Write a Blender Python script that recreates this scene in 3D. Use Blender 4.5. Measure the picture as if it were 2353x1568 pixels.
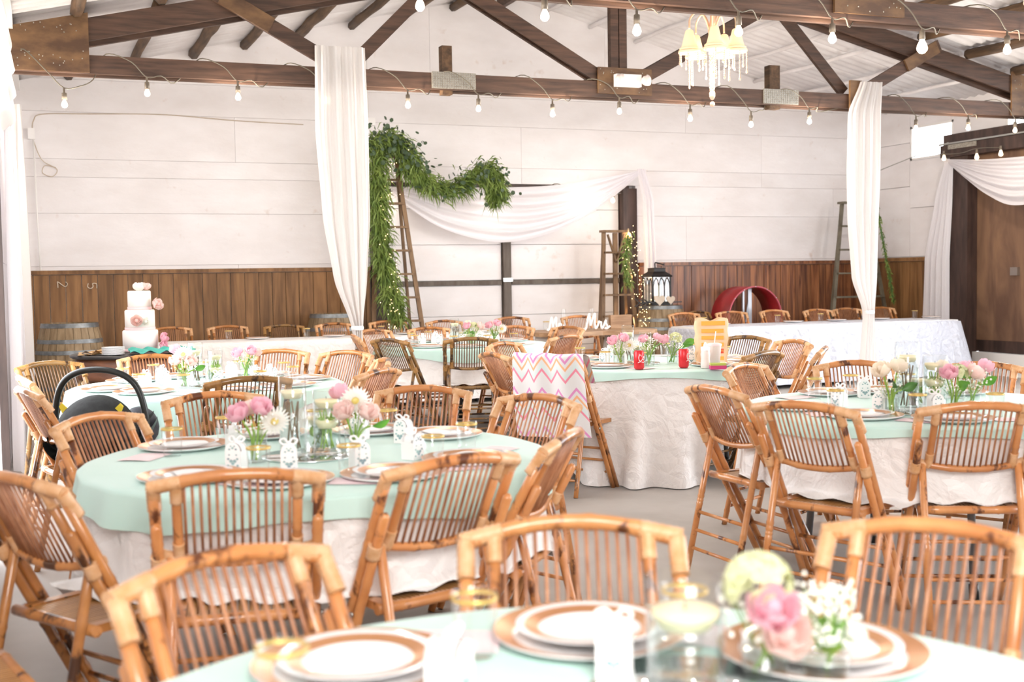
import bpy, math, random
from mathutils import Vector, Matrix
for o in list(bpy.data.objects): bpy.data.objects.remove(o)
random.seed(11)
S = bpy.context.scene
COL = S.collection
PI = math.pi
# ------------------------------------------------------------------ camera
cam = bpy.data.cameras.new('camera'); camo = bpy.data.objects.new('camera', cam); COL.objects.link(camo)
CP = Vector((0, 0, 1.34))
CR = Vector((0.92935484, -0.36886324, -0.01547525)); CU = Vector((0.03440812, 0.04480474, 0.99840303)); CF = Vector((0.36758082, 0.92840317, -0.0543314))
camo.matrix_world = Matrix(((CR.x, CU.x, -CF.x, CP.x), (CR.y, CU.y, -CF.y, CP.y), (CR.z, CU.z, -CF.z, CP.z), (0, 0, 0, 1)))
cam.sensor_width = 36; cam.lens = 36 * 2720 / 2353; cam.clip_start = .05; cam.clip_end = 200
cam.dof.use_dof = True; cam.dof.focus_distance = 7.5; cam.dof.aperture_fstop = 3.2
S.camera = camo
# ------------------------------------------------------------------ world and light
w = bpy.data.worlds.new('sky'); S.world = w; w.use_nodes = True
bg = w.node_tree.nodes['Background']; bg.inputs[0].default_value = (.93, .96, 1, 1); bg.inputs[1].default_value = 1.6
def area(name, loc, rot, sx, sy, power, color=(1, 1, 1)):
    l = bpy.data.lights.new(name, 'AREA'); l.shape = 'RECTANGLE'; l.size = sx; l.size_y = sy; l.energy = power; l.color = color
    o = bpy.data.objects.new(name, l); COL.objects.link(o); o.location = loc; o.rotation_euler = rot; return o
# photographer's soft flash above and behind the camera
area('flash_softbox', (.35, -1.0, 2.7), (math.radians(72), 0, math.radians(-22)), 1.6, 1.2, 27, (1, .97, .94))
S.view_settings.view_transform = 'Standard'; S.view_settings.look = 'None'; S.view_settings.gamma = 1
S.view_settings.use_curve_mapping = False; S.view_settings.exposure = 2.52

# ------------------------------------------------------------------ helpers
def hx(s):
    s = s.lstrip('#'); r = []
    for i in (0, 2, 4):
        v = int(s[i:i+2], 16) / 255; r.append(v / 12.92 if v <= .04045 else ((v + .055) / 1.055) ** 2.4)
    return (*r, 1)
MATS = {}
def nmat(name):
    m = bpy.data.materials.new(name); m.use_nodes = True; MATS[name] = m
    nt = m.node_tree; return m, nt, nt.nodes['Principled BSDF']
def coords(nt, stretch, rnd=True):
    tc = nt.nodes.new('ShaderNodeTexCoord'); mp = nt.nodes.new('ShaderNodeMapping'); mp.inputs['Scale'].default_value = stretch
    nt.links.new(tc.outputs['Object'], mp.inputs['Vector'])
    if rnd:
        oi = nt.nodes.new('ShaderNodeObjectInfo'); mu = nt.nodes.new('ShaderNodeMath'); mu.operation = 'MULTIPLY'; mu.inputs[1].default_value = 41.3
        nt.links.new(oi.outputs['Random'], mu.inputs[0]); nt.links.new(mu.outputs[0], mp.inputs['Location'])
    return mp.outputs[0]
def noise(nt, vec, scale, detail=4, rough=.55, dist=0):
    n = nt.nodes.new('ShaderNodeTexNoise'); n.inputs['Scale'].default_value = scale; n.inputs['Detail'].default_value = detail
    n.inputs['Roughness'].default_value = rough; n.inputs['Distortion'].default_value = dist
    nt.links.new(vec, n.inputs['Vector']); return n.outputs['Fac']
def ramp(nt, fac, stops):
    r = nt.nodes.new('ShaderNodeValToRGB'); e = r.color_ramp.elements
    while len(e) < len(stops): e.new(.5)
    for i, (p, c) in enumerate(stops): e[i].position = p; e[i].color = c
    nt.links.new(fac, r.inputs[0]); return r.outputs[0]
def randval(nt, col, amt):
    oi = nt.nodes.new('ShaderNodeObjectInfo'); mr = nt.nodes.new('ShaderNodeMapRange')
    mr.inputs['To Min'].default_value = 1 - amt; mr.inputs['To Max'].default_value = 1 + amt
    nt.links.new(oi.outputs['Random'], mr.inputs['Value'])
    h = nt.nodes.new('ShaderNodeHueSaturation'); nt.links.new(mr.outputs[0], h.inputs['Value']); nt.links.new(col, h.inputs['Color']); return h.outputs[0]
def bump(nt, b, fac, strength, dist=.01):
    n = nt.nodes.new('ShaderNodeBump'); n.inputs['Strength'].default_value = strength; n.inputs['Distance'].default_value = dist
    nt.links.new(fac, n.inputs['Height']); nt.links.new(n.outputs[0], b.inputs['Normal'])
def plain(name, c, rough=.5, metal=0, c2=None, scale=8, stretch=(1, 1, 1), bmp=0, rv=0, lo=.35, hi=.65, dist=0, sheen=0, bscale=None):
    m, nt, b = nmat(name); b.inputs['Roughness'].default_value = rough; b.inputs['Metallic'].default_value = metal
    v = coords(nt, stretch); f = noise(nt, v, scale, dist=dist)
    col = ramp(nt, f, [(lo, hx(c)), (hi, hx(c2 or c))])
    if rv: col = randval(nt, col, rv)
    nt.links.new(col, b.inputs['Base Color'])
    if bmp: bump(nt, b, noise(nt, v, bscale or scale * 2, 5, .6, dist), bmp)
    if sheen: b.inputs['Sheen Weight'].default_value = sheen
    return m
def emit(name, c, s, base='#ffffff'):
    m, nt, b = nmat(name); b.inputs['Base Color'].default_value = hx(base)
    b.inputs['Emission Color'].default_value = hx(c); b.inputs['Emission Strength'].default_value = s; return m
def glass(name, tint=(.98, .99, .99, 1), refl=1.0):
    m, nt, b = nmat(name); nt.nodes.remove(b); out = nt.nodes['Material Output']
    t = nt.nodes.new('ShaderNodeBsdfTransparent'); t.inputs[0].default_value = tint
    g = nt.nodes.new('ShaderNodeBsdfGlossy'); g.inputs['Roughness'].default_value = .03
    lw = nt.nodes.new('ShaderNodeLayerWeight'); lw.inputs[0].default_value = .5; pw = nt.nodes.new('ShaderNodeMath'); pw.operation = 'POWER'; pw.inputs[1].default_value = 4; nt.links.new(lw.outputs['Facing'], pw.inputs[0]); fr = nt.nodes.new('ShaderNodeMath'); fr.operation = 'MULTIPLY_ADD'; fr.inputs[1].default_value = .85; fr.inputs[2].default_value = .07; nt.links.new(pw.outputs[0], fr.inputs[0])
    mx = nt.nodes.new('ShaderNodeMixShader'); nt.links.new(fr.outputs[0], mx.inputs[0]); nt.links.new(t.outputs[0], mx.inputs[1]); nt.links.new(g.outputs[0], mx.inputs[2])
    nt.links.new(mx.outputs[0], out.inputs[0]); return m
def sheer(name, c, transl=.45, transp=.08):
    m, nt, b = nmat(name); out = nt.nodes['Material Output']; b.inputs['Base Color'].default_value = hx(c); b.inputs['Roughness'].default_value = .7
    tl = nt.nodes.new('ShaderNodeBsdfTranslucent'); tl.inputs[0].default_value = hx(c)
    m1 = nt.nodes.new('ShaderNodeMixShader'); m1.inputs[0].default_value = transl; nt.links.new(b.outputs[0], m1.inputs[1]); nt.links.new(tl.outputs[0], m1.inputs[2])
    tp = nt.nodes.new('ShaderNodeBsdfTransparent'); m2 = nt.nodes.new('ShaderNodeMixShader'); m2.inputs[0].default_value = transp
    nt.links.new(m1.outputs[0], m2.inputs[1]); nt.links.new(tp.outputs[0], m2.inputs[2]); nt.links.new(m2.outputs[0], out.inputs[0]); return m
def bamboo(name, c, c2, dark, cut=.62):
    m, nt, b = nmat(name); b.inputs['Roughness'].default_value = .28; b.inputs['Coat Weight'].default_value = .35
    v = coords(nt, (1, 1, 1)); f = noise(nt, v, 9, 3); col = ramp(nt, f, [(.3, hx(c)), (.7, hx(c2))])
    v2 = coords(nt, (1, 1, .6)); f2 = noise(nt, v2, 12, 5, .6, .3)
    mk = ramp(nt, f2, [(cut, (0, 0, 0, 1)), (cut + .07, (1, 1, 1, 1))])
    mx = nt.nodes.new('ShaderNodeMixRGB'); nt.links.new(mk, mx.inputs[0]); nt.links.new(col, mx.inputs[1]); mx.inputs[2].default_value = hx(dark)
    nt.links.new(randval(nt, mx.outputs[0], .13), b.inputs['Base Color']); return m
def satin(name, c, bs=.55, rough=.38):
    m, nt, b = nmat(name); b.inputs['Base Color'].default_value = hx(c); b.inputs['Roughness'].default_value = rough; b.inputs['Sheen Weight'].default_value = .3
    v = coords(nt, (1, 1, 1)); n1 = noise(nt, v, 7, 4, .6, 1.4)
    vo = nt.nodes.new('ShaderNodeTexVoronoi'); vo.feature = 'DISTANCE_TO_EDGE'; vo.inputs['Scale'].default_value = 11
    mx = nt.nodes.new('ShaderNodeMixRGB'); mx.inputs[0].default_value = .12; nz = nt.nodes.new('ShaderNodeTexNoise'); nz.inputs['Scale'].default_value = 4
    nt.links.new(v, nz.inputs['Vector']); nt.links.new(v, mx.inputs[1]); nt.links.new(nz.outputs['Color'], mx.inputs[2]); nt.links.new(mx.outputs[0], vo.inputs['Vector'])
    ad = nt.nodes.new('ShaderNodeMath'); ad.operation = 'ADD'; nt.links.new(n1, ad.inputs[0]); nt.links.new(vo.outputs['Distance'], ad.inputs[1])
    bump(nt, b, ad.outputs[0], bs, .03); return m

class MB:
    def __init__(s): s.v = []; s.f = []; s.sm = []
    def add(s, vs, fs, smooth=True, M=None):
        k = len(s.v)
        s.v += [tuple(M @ Vector(p)) for p in vs] if M else [tuple(p) for p in vs]
        s.f += [tuple(i + k for i in q) for q in fs]; s.sm += [smooth] * len(fs) if isinstance(smooth, bool) else smooth
        return s
    def box(s, c, d, M=None, rz=0, jit=0):
        x, y, z = (q / 2 for q in d); vs = [Vector((a * x, b * y, e * z)) for a in (-1, 1) for b in (-1, 1) for e in (-1, 1)]
        if jit: vs = [p + Vector([random.uniform(-jit, jit) for _ in range(3)]) for p in vs]
        R = Matrix.Rotation(rz, 3, 'Z') if rz else None
        vs = [(R @ p if R else p) + Vector(c) for p in vs]
        return s.add(vs, [(0, 1, 3, 2), (4, 6, 7, 5), (0, 4, 5, 1), (2, 3, 7, 6), (0, 2, 6, 4), (1, 5, 7, 3)], False, M)
    def bar(s, a, b, wd, th, up=(0, 0, 1)):
        a = Vector(a); b = Vector(b); d = b - a; L = d.length; d.normalize(); u = Vector(up); x = d.cross(u).normalized(); u = x.cross(d)
        M = Matrix(((d.x, x.x, u.x, (a.x + b.x) / 2), (d.y, x.y, u.y, (a.y + b.y) / 2), (d.z, x.z, u.z, (a.z + b.z) / 2), (0, 0, 0, 1)))
        return s.box((0, 0, 0), (L, wd, th), M)
    def tube(s, path, r, n=8, cap=True, M=None, ripple=None):
        P = [Vector(p) for p in path]; m = len(P); R = r if isinstance(r, (list, tuple)) else [r] * m
        vs = []; fs = []; sm = []; ref = None
        for i, p in enumerate(P):
            t = (P[min(i + 1, m - 1)] - P[max(i - 1, 0)]).normalized()
            if ref is None: ref = t.orthogonal().normalized()
            ref = (ref - t * ref.dot(t)).normalized(); q = t.cross(ref)
            for k in range(n):
                a = 2 * PI * k / n; vs.append(p + (ref * math.cos(a) + q * math.sin(a)) * R[i])
        for i in range(m - 1):
            for k in range(n):
                k2 = (k + 1) % n; fs.append((i * n + k, i * n + k2, (i + 1) * n + k2, (i + 1) * n + k)); sm.append(True)
        if cap: fs += [tuple(range(n))[::-1], tuple(range((m - 1) * n, m * n))]; sm += [False, False]
        return s.add(vs, fs, sm, M)
    def lathe(s, prof, n=20, c=(0, 0, 0), M=None, smooth=True, cap=False):
        vs = []; fs = []
        for r, z in prof:
            for k in range(n): a = 2 * PI * k / n; vs.append((c[0] + r * math.cos(a), c[1] + r * math.sin(a), c[2] + z))
        for i in range(len(prof) - 1):
            for k in range(n): k2 = (k + 1) % n; fs.append((i * n + k, i * n + k2, (i + 1) * n + k2, (i + 1) * n + k))
        sm = [smooth] * len(fs)
        if cap: m = len(prof) - 1; fs += [tuple(range(n))[::-1], tuple(range(m * n, m * n + n))]; sm += [False, False]
        return s.add(vs, fs, sm, M)
    def ball(s, c, r, n=8, m=5, sc=(1, 1, 1), M=None):
        vs = [(c[0], c[1], c[2] - r * sc[2])]; fs = []
        for i in range(1, m):
            a = -PI / 2 + PI * i / m
            for k in range(n): b = 2 * PI * k / n; vs.append((c[0] + r * sc[0] * math.cos(a) * math.cos(b), c[1] + r * sc[1] * math.cos(a) * math.sin(b), c[2] + r * sc[2] * math.sin(a)))
        vs.append((c[0], c[1], c[2] + r * sc[2])); L = len(vs) - 1
        for k in range(n):
            k2 = (k + 1) % n; fs.append((0, 1 + k2, 1 + k)); fs.append((L, L - n + k, L - n + k2))
            for i in range(m - 2): q = 1 + i * n; fs.append((q + k, q + k2, q + n + k2, q + n + k))
        return s.add(vs, fs, True, M)
    def grid(s, fn, nu, nv, cu=False, M=None, smooth=True):
        vs = [fn(i / nu, j / nv) for j in range(nv + 1) for i in range(nu if cu else nu + 1)]; c = nu if cu else nu + 1
        fs = [(j * c + i, j * c + (i + 1) % c, (j + 1) * c + (i + 1) % c, (j + 1) * c + i) for j in range(nv) for i in range(nu)]
        return s.add(vs, fs, smooth, M)
    def prism(s, pts, z0, z1, M=None, smooth=False):
        n = len(pts); vs = [(x, y, z0) for x, y in pts] + [(x, y, z1) for x, y in pts]
        fs = [tuple(range(n))[::-1], tuple(range(n, 2 * n))] + [(i, (i + 1) % n, n + (i + 1) % n, n + i) for i in range(n)]
        return s.add(vs, fs, smooth, M)
    def mesh(s, name, mat):
        me = bpy.data.meshes.new(name); me.from_pydata(s.v, [], s.f); me.polygons.foreach_set('use_smooth', s.sm)
        me.materials.append(mat); me.update(); return me
    def build(s, name, mat, parent=None, loc=None):
        return obj(name, s.mesh(name, mat), parent, loc)
def obj(name, me, parent=None, loc=None, rz=0):
    o = bpy.data.objects.new(name, me); COL.objects.link(o)
    if parent: o.parent = parent
    if loc: o.location = loc
    if rz: o.rotation_euler = (0, 0, rz)
    return o
def tag(o, label=None, cat=None, group=None, kind=None):
    if label: o['label'] = label
    if cat: o['category'] = cat
    if group: o['group'] = group
    if kind: o['kind'] = kind
    return o
def thing(name, label, cat, loc=(0, 0, 0), rz=0, group=None):
    o = obj(name, None, None, loc, rz); o.empty_display_size = .1; return tag(o, label, cat, group)
def copy_tree(o, parent=None):
    c = o.copy(); COL.objects.link(c); c.parent = parent
    for ch in list(o.children): copy_tree(ch, c)
    return c
def bez(pts, n=6):
    """Catmull-Rom through the points"""
    P = [Vector(p) for p in pts]; P = [2 * P[0] - P[1]] + P + [2 * P[-1] - P[-2]]; out = []
    for i in range(1, len(P) - 2):
        for k in range(n):
            t = k / n; a, b, c, d = P[i-1], P[i], P[i+1], P[i+2]
            out.append(.5 * ((2 * b) + (c - a) * t + (2 * a - 5 * b + 4 * c - d) * t * t + (3 * b - a - 3 * c + d) * t ** 3))
    out.append(P[-2]); return out
XZ = Matrix(((1, 0, 0, 0), (0, 0, 1, 0), (0, 1, 0, 0), (0, 0, 0, 1)))   # prism drawn in x,z and extruded along y

# ------------------------------------------------------------------ materials
plain('plaster', '#f3f0f1', .75, c2='#e6e1e0', scale=1.6, stretch=(1, 1, 2.2), bmp=.25, rv=.012, lo=.3, hi=.8, bscale=9)
def stains(name):
    m = G_ = MATS[name]; nt = m.node_tree; b = nt.nodes['Principled BSDF']; old = b.inputs['Base Color'].links[0].from_socket
    tc = nt.nodes.new('ShaderNodeTexCoord'); f = noise(nt, tc.outputs['Object'], 1.7, 6, .62, .5); f2 = noise(nt, tc.outputs['Object'], 9, 4)
    mu = nt.nodes.new('ShaderNodeMath'); mu.operation = 'MULTIPLY'; nt.links.new(f, mu.inputs[0]); nt.links.new(f2, mu.inputs[1])
    k = ramp(nt, mu.outputs[0], [(.36, (0, 0, 0, 1)), (.5, (.35, .35, .35, 1))])
    mx = nt.nodes.new('ShaderNodeMixRGB'); nt.links.new(k, mx.inputs[0]); nt.links.new(old, mx.inputs[1]); mx.inputs[2].default_value = hx('#b98f6c')
    nt.links.new(mx.outputs[0], b.inputs['Base Color'])
stains('plaster')
plain('concrete', '#b9b3ad', .55, c2='#a29b94', scale=1.2, bmp=.05)
plain('roof_white', '#f4f2f3', .8, c2='#e6e2e2', scale=2.5, bmp=.3, rv=.02, bscale=14)
plain('truss_wood', '#5e4435', .55, c2='#3e2b21', scale=5, stretch=(.5, 3, 6), bmp=.1, rv=.1)
plain('plate_wood', '#80603f', .5, c2='#553c29', scale=4, stretch=(1, 1, 2), rv=.06)
plain('purlin_wood', '#6d5239', .7, c2='#43301f', scale=5, stretch=(4, .5, 4), bmp=.3, rv=.12)
plain('galvanised', '#b1aba0', .5, .3, c2='#8a8478', scale=60)
plain('board_brown', '#9a7046', .6, c2='#6b4928', scale=3.2, stretch=(4, 4, .35), bmp=.1, rv=.16, dist=.5)
plain('board_red', '#ab7149', .38, c2='#5a3120', scale=3.5, stretch=(5, 5, .3), bmp=.12, rv=.22, dist=.6)
plain('dark_timber', '#4d3a33', .55, c2='#33241f', scale=4, stretch=(3, 3, .5), rv=.06)
plain('door_ply', '#8d6c52', .6, c2='#63483a', scale=1.6, stretch=(2, 2, .5), dist=.8)
plain('grey_timber', '#6f655c', .6, c2='#55493f', scale=5, stretch=(3, 3, .5))
plain('ladder_wood', '#8d6f50', .6, c2='#6a4f36', scale=6, stretch=(3, 3, .5), rv=.06)
plain('ladder_grey', '#77705f', .55, c2='#5d5648', scale=6)
plain('slab_wood', '#b18e6c', .5, c2='#8d6a4a', scale=5, stretch=(.6, 4, 4))
plain('barrel_wood', '#a08a6c', .6, c2='#7d6648', scale=6, stretch=(4, 4, .5), rv=.08)
plain('hoop', '#8f9497', .4, .7, c2='#6d7073', scale=12)
bamboo('bamboo_light', '#d9985f', '#c07a44', '#5e3218', .56)
bamboo('bamboo_mid', '#c98a50', '#a86a34', '#4c2a12', .54)
bamboo('bamboo_dark', '#96703e', '#735026', '#38200e', .52)
plain('cane_wrap', '#e2b68c', .4, c2='#cf9a68', scale=30, rv=.06)
plain('cane_wrap_dark', '#b3854e', .4, c2='#916835', scale=30, rv=.06)
plain('spindle', '#c48d68', .3, c2='#9a6240', scale=14, rv=.1)
plain('spindle_dark', '#7a5632', .3, c2='#59391f', scale=14, rv=.1)
plain('seat_slat', '#c08d55', .35, c2='#9a6a38', scale=20, stretch=(.4, 8, 1))
plain('steel', '#b5b5b0', .3, .9, scale=5)
satin('white_satin', '#f1edea')
satin('daylit_satin', '#d0d4e0', .9, .32)  # white satin with cool daylight from the right doorway put into its colour
plain('mint_cloth', '#c9e7de', .6, c2='#c0e1d6', scale=3, bmp=.05, sheen=.2)
sheer('sheer_cream', '#fdfaf8', .32, .04)
sheer('sheer_white', '#fcfafe', .35, .03)
plain('white_card', '#f7f5f4', .6, scale=5)
plain('white_paint', '#f3f1ee', .5, scale=5)
plain('porcelain', '#fbfafa', .12, scale=4)
plain('copper', '#d29a6c', .28, .45, c2='#c58a5c', scale=6)
plain('gold', '#e0bf70', .3, .5, scale=6)
plain('silver', '#dcdcdc', .15, .95, scale=6)
plain('pink_napkin', '#f6e2e4', .7, c2='#f2dadd', scale=6)
plain('cutout', '#a9c9c4', .7, c2='#7f93a0', scale=40)
plain('mirror', '#e6ecec', .04, 1, scale=3)
plain('candle_wax', '#f9ecc6', .45, c2='#f6e6b8', scale=6)
glass('clear_glass'); glass('water', (.93, .975, .96, 1)); glass('pane', (.98, .99, 1, 1))
sheer('rose_pink', '#f8c9d6', .4, 0)
sheer('rose_blush', '#fadfd8', .4, 0)
sheer('rose_cream', '#fbf0df', .4, 0)
sheer('petal_white', '#fdfcf6', .4, 0)
plain('daisy_eye', '#e9d98a', .7, c2='#cdb75a', scale=60)
sheer('hydrangea', '#eff1cd', .4, 0)
plain('breath_white', '#fbfaf2', .6, scale=10)
plain('stem_green', '#9dbf4e', .5, c2='#7aa336', scale=20)
plain('leaf_green', '#6fb03a', .35, c2='#4d8c2b', scale=12)
plain('leaf_dark', '#4b7a35', .4, c2='#35602a', scale=12)
plain('fern', '#8a9f50', .55, c2='#5b7433', scale=9, rv=.1)
plain('eucalyptus', '#54694f', .5, c2='#3c5038', scale=9)
emit('bulb_warm', '#ffdcac', .5); emit('fairy', '#ffd48a', 1.2); emit('globe_warm', '#ffb05c', .35, '#f6c890')
emit('chandelier_glow', '#ffd09a', .12, '#f3d3b4')
plain('chandelier_metal', '#f3c9a6', .35, .3, scale=6)
plain('crystal', '#f6d2bb', .08, .1, scale=20)
plain('socket', '#7d7264', .5, c2='#5e5448', scale=12)
plain('cable', '#6e675a', .6, scale=12)
plain('black_fabric', '#1d1f20', .8, c2='#2a2d2e', scale=30, bmp=.2)
plain('black_plastic', '#1f2322', .35, scale=6)
plain('grey_fabric', '#4d4e55', .8, c2='#3d3e44', scale=20, bmp=.2)
plain('yellow_tag', '#e6d23a', .5, scale=6)
plain('black_metal', '#262322', .45, .4, scale=8)
plain('red_sheet', '#a3282c', .4, c2='#8c1f25', scale=5)
plain('red_edge', '#c25a68', .4, scale=5)
plain('grey_metal', '#b9bdc4', .35, .6, scale=8)
plain('grey_leg', '#75777a', .45, .5, scale=8)
plain('cake_white', '#fbf3ec', .55, scale=4)
plain('ribbon_pink', '#f6d3d3', .5, scale=6)
plain('teal_cloth', '#3fc0b0', .55, c2='#2fa999', scale=9, bmp=.2)
plain('gold_paper', '#dcb98a', .5, c2='#c69c63', scale=14)
plain('black_top', '#24201e', .4, scale=6)
plain('brown_cabinet', '#7c4f36', .5, c2='#5a3725', scale=5, stretch=(1, 1, 4))
plain('heart_wood', '#cdbfae', .6, c2='#bfae9a', scale=10)
plain('coke_red', '#e0323a', .25, .25, scale=4)
plain('paper_bag', '#f6d9b4', .7, c2='#f2cfa4', scale=6)
plain('bag_orange', '#f6b048', .6, scale=6)
plain('bag_red', '#dd4a3a', .6, scale=6)
plain('frost_plastic', '#f5ebe6', .4, c2='#f1e2dd', scale=6)
plain('magenta', '#d03a7c', .4, scale=6); plain('lime', '#bccb5c', .4, scale=6)
plain('blue_plastic', '#4a72b8', .5, scale=6); plain('green_plastic', '#8fb83c', .5, scale=6)
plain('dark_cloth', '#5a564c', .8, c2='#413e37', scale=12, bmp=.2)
plain('chalk', '#e8dcc8', .8, scale=30)
# chevron blanket
m, nt, b = nmat('blanket'); b.inputs['Roughness'].default_value = .8
tc = nt.nodes.new('ShaderNodeTexCoord'); sp = nt.nodes.new('ShaderNodeSeparateXYZ'); nt.links.new(tc.outputs['UV'], sp.inputs[0])
def mth(op, a, b2=None):
    n = nt.nodes.new('ShaderNodeMath'); n.operation = op
    for i, q in enumerate((a, b2)):
        if q is None: continue
        if isinstance(q, (int, float)): n.inputs[i].default_value = q
        else: nt.links.new(q, n.inputs[i])
    return n.outputs[0]
zig = mth('PINGPONG', mth('MULTIPLY', sp.outputs[0], 4.6), .5)
ph = mth('FRACT', mth('ADD', mth('MULTIPLY', sp.outputs[1], 3.1), mth('MULTIPLY', zig, .62)))
cr = ramp(nt, ph, [(0, hx('#dfdcda')), (.10, hx('#dfdcda')), (.12, hx('#dc8fc0')), (.19, hx('#dc8fc0')), (.21, hx('#dfdcda')), (.30, hx('#dfdcda')), (.32, hx('#ecb083')), (.38, hx('#ecb083')), (.40, hx('#dfdcda')), (.60, hx('#cfe0dc')), (.63, hx('#e88a9e')), (.69, hx('#e88a9e')), (.71, hx('#dfdcda'))])
nt.links.new(cr, b.inputs['Base Color'])
G = MATS

# ================================================================== THE BARN
XL, XR, YB, XC = -.25, 11.2, 14.1, 5.48
def roofz(x): return 3.62 + .235 * (min(x, 2 * XC - x) + .0)
# floor
o = MB().box((4.5, 2, -.05), (44, 50, .1)).build('floor', G['concrete']); tag(o, kind='structure')
# --- back wall panels with recessed joints
wb = obj('wall_back', None); tag(wb, kind='structure')
MB().box(((XL + XR) / 2, YB + .14, 2.6), (XR - XL + .6, .06, 5.4)).build('backing', G['plaster'], wb)
def wall_panel(x0, x1, z0, z1, y, par):
    g = .0014
    if z1 is None: pts = [(x0 + g, z0 + g), (x1 - g, z0 + g), (x1 - g, roofz(x1) + .05)] + ([(XC, roofz(XC) + .05)] if x0 < XC < x1 else []) + [(x0 + g, roofz(x0) + .05)]
    else: pts = [(x0 + g, z0 + g), (x1 - g, z0 + g), (x1 - g, z1 - g), (x0 + g, z1 - g)]
    d = random.uniform(-.0012, .0012)
    MB().prism(pts, y + d, y + .1, XZ).build('wall_panel', G['plaster'], par)
rows = [(0, 1.0), (1.0, 1.53), (1.53, 2.12), (2.12, 2.52), (2.52, 2.72), (2.72, 3.24), (3.24, 3.6), (3.6, None)]
for ri, (z0, z1) in enumerate(rows):
    xs = [XL]
    random.seed(ri + 3)
    while xs[-1] < XR - .1: xs.append(min(XR, xs[-1] + random.choice((2.4, 3.6, 4.8))))
    if XR - xs[-2] < .3: xs.pop(-2)
    if z0 < 2.4:
        a = [x for x in xs if x < 3.4] + [3.74]; b_ = [7.38] + [x for x in xs if x > 7.7]
        segs = list(zip(a, a[1:])) + list(zip(b_, b_[1:]))
    else: segs = list(zip(xs, xs[1:]))
    for x0, x1 in segs: wall_panel(x0, x1, z0, z1, YB, wb)
random.seed(5)
# --- double barn door in the back wall
for k, (x0, x1) in enumerate(((3.93, 5.47), (5.6, 7.15))):
    d = obj('door_%d' % (k + 1), None); tag(d, kind='structure')
    for z0, z1 in ((.02, .44), (.44, .85), (.85, 1.235), (1.30, 1.75), (1.75, 2.2), (2.2, 2.47)):
        MB().box(((x0 + x1) / 2, YB + .07, (z0 + z1) / 2), (x1 - x0 - .01, .05, z1 - z0 - .006)).build('door_board', G['plaster'], d)
    MB().box(((x0 + x1) / 2, YB + .05, 1.267), (x1 - x0 - .01, .07, .06)).build('door_rail', G['grey_timber'], d)
t = obj('trim_1', None); tag(t, kind='structure')
MB().box((5.535, YB + .03, 1.24), (.105, .07, 2.46)).build('door_meeting_post', G['grey_timber'], t)
MB().box((5.535, YB - .012, 1.30), (.13, .02, .05)).build('latch', G['steel'], t)
MB().box((7.26, YB + .0, 1.24), (.20, .16, 2.48)).build('door_jamb', G['dark_timber'], t)
MB().box((3.83, YB + .0, 1.24), (.18, .16, 2.48)).build('door_jamb', G['dark_timber'], t)
MB().box((5.54, YB + .04, 2.50), (3.5, .07, .035)).build('door_head', G['dark_timber'], t)
# --- wainscot
def wainscot(name, xs, y, mat, top, cap, along='x', x=0):
    t = obj(name, None); tag(t, kind='structure')
    for a, b_ in zip(xs, xs[1:]):
        d = random.uniform(-.006, .006); wd = b_ - a - .006; c = (a + b_) / 2
        if along == 'x': MB().box((c, y + d, top / 2), (wd, .03, top - .01)).build('board', G[mat], t)
        else: MB().box((x - d, c, top / 2), (.03, wd, top - .01)).build('board', G[mat], t)
    if along == 'x': MB().box(((xs[0] + xs[-1]) / 2, y - .012, top + cap / 2), (xs[-1] - xs[0], .07, cap)).build('cap_rail', G[mat], t)
    else: MB().box((x - .012, (xs[0] + xs[-1]) / 2, top + cap / 2), (.07, xs[-1] - xs[0], cap)).build('cap_rail', G[mat], t)
    return t
def steps(a, b_, w0, w1):
    xs = [a]
    while xs[-1] < b_ - w1: xs.append(xs[-1] + random.uniform(w0, w1))
    xs.append(b_); return xs
wl = wainscot('trim_2', steps(XL, 3.72, .155, .17), YB - .03, 'board_brown', 1.44, .045)
wainscot('trim_3', steps(7.4, XR, .085, .145), YB - .03, 'board_red', 1.455, .045)
wainscot('trim_4', steps(12.45, YB - .04, .13, .16), 0, 'board_brown', 1.47, .05, 'y', XR - .03)
# painted numerals 2 and 5, lying on their side as in the photo
def strokes(name, polys, r, M, mat, par, closed=False):
    mb = MB()
    for pl in polys: mb.tube(bez([(x, y, 0) for x, y in pl], 5), r, 6, M=M)
    return mb.build(name, G[mat], par)
def sidenum(pl, cx, cz, h):
    M = Matrix.Translation((cx, YB - .052, cz)) @ Matrix(((0, h, 0, 0), (0, 0, .3, 0), (-h, 0, 0, 0), (0, 0, 0, 1)))
    strokes('painted_numeral', [pl], .045, M, 'chalk', wl)
sidenum([(-.3, .35), (-.05, .55), (.25, .35), (.1, .05), (-.3, -.45), (0, -.45), (.35, -.45)], .21, 1.33, .1)
sidenum([(.3, .5), (-.2, .5), (-.25, .1), (.1, .12), (.3, -.15), (.1, -.45), (-.28, -.38)], .52, 1.31, .1)
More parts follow.
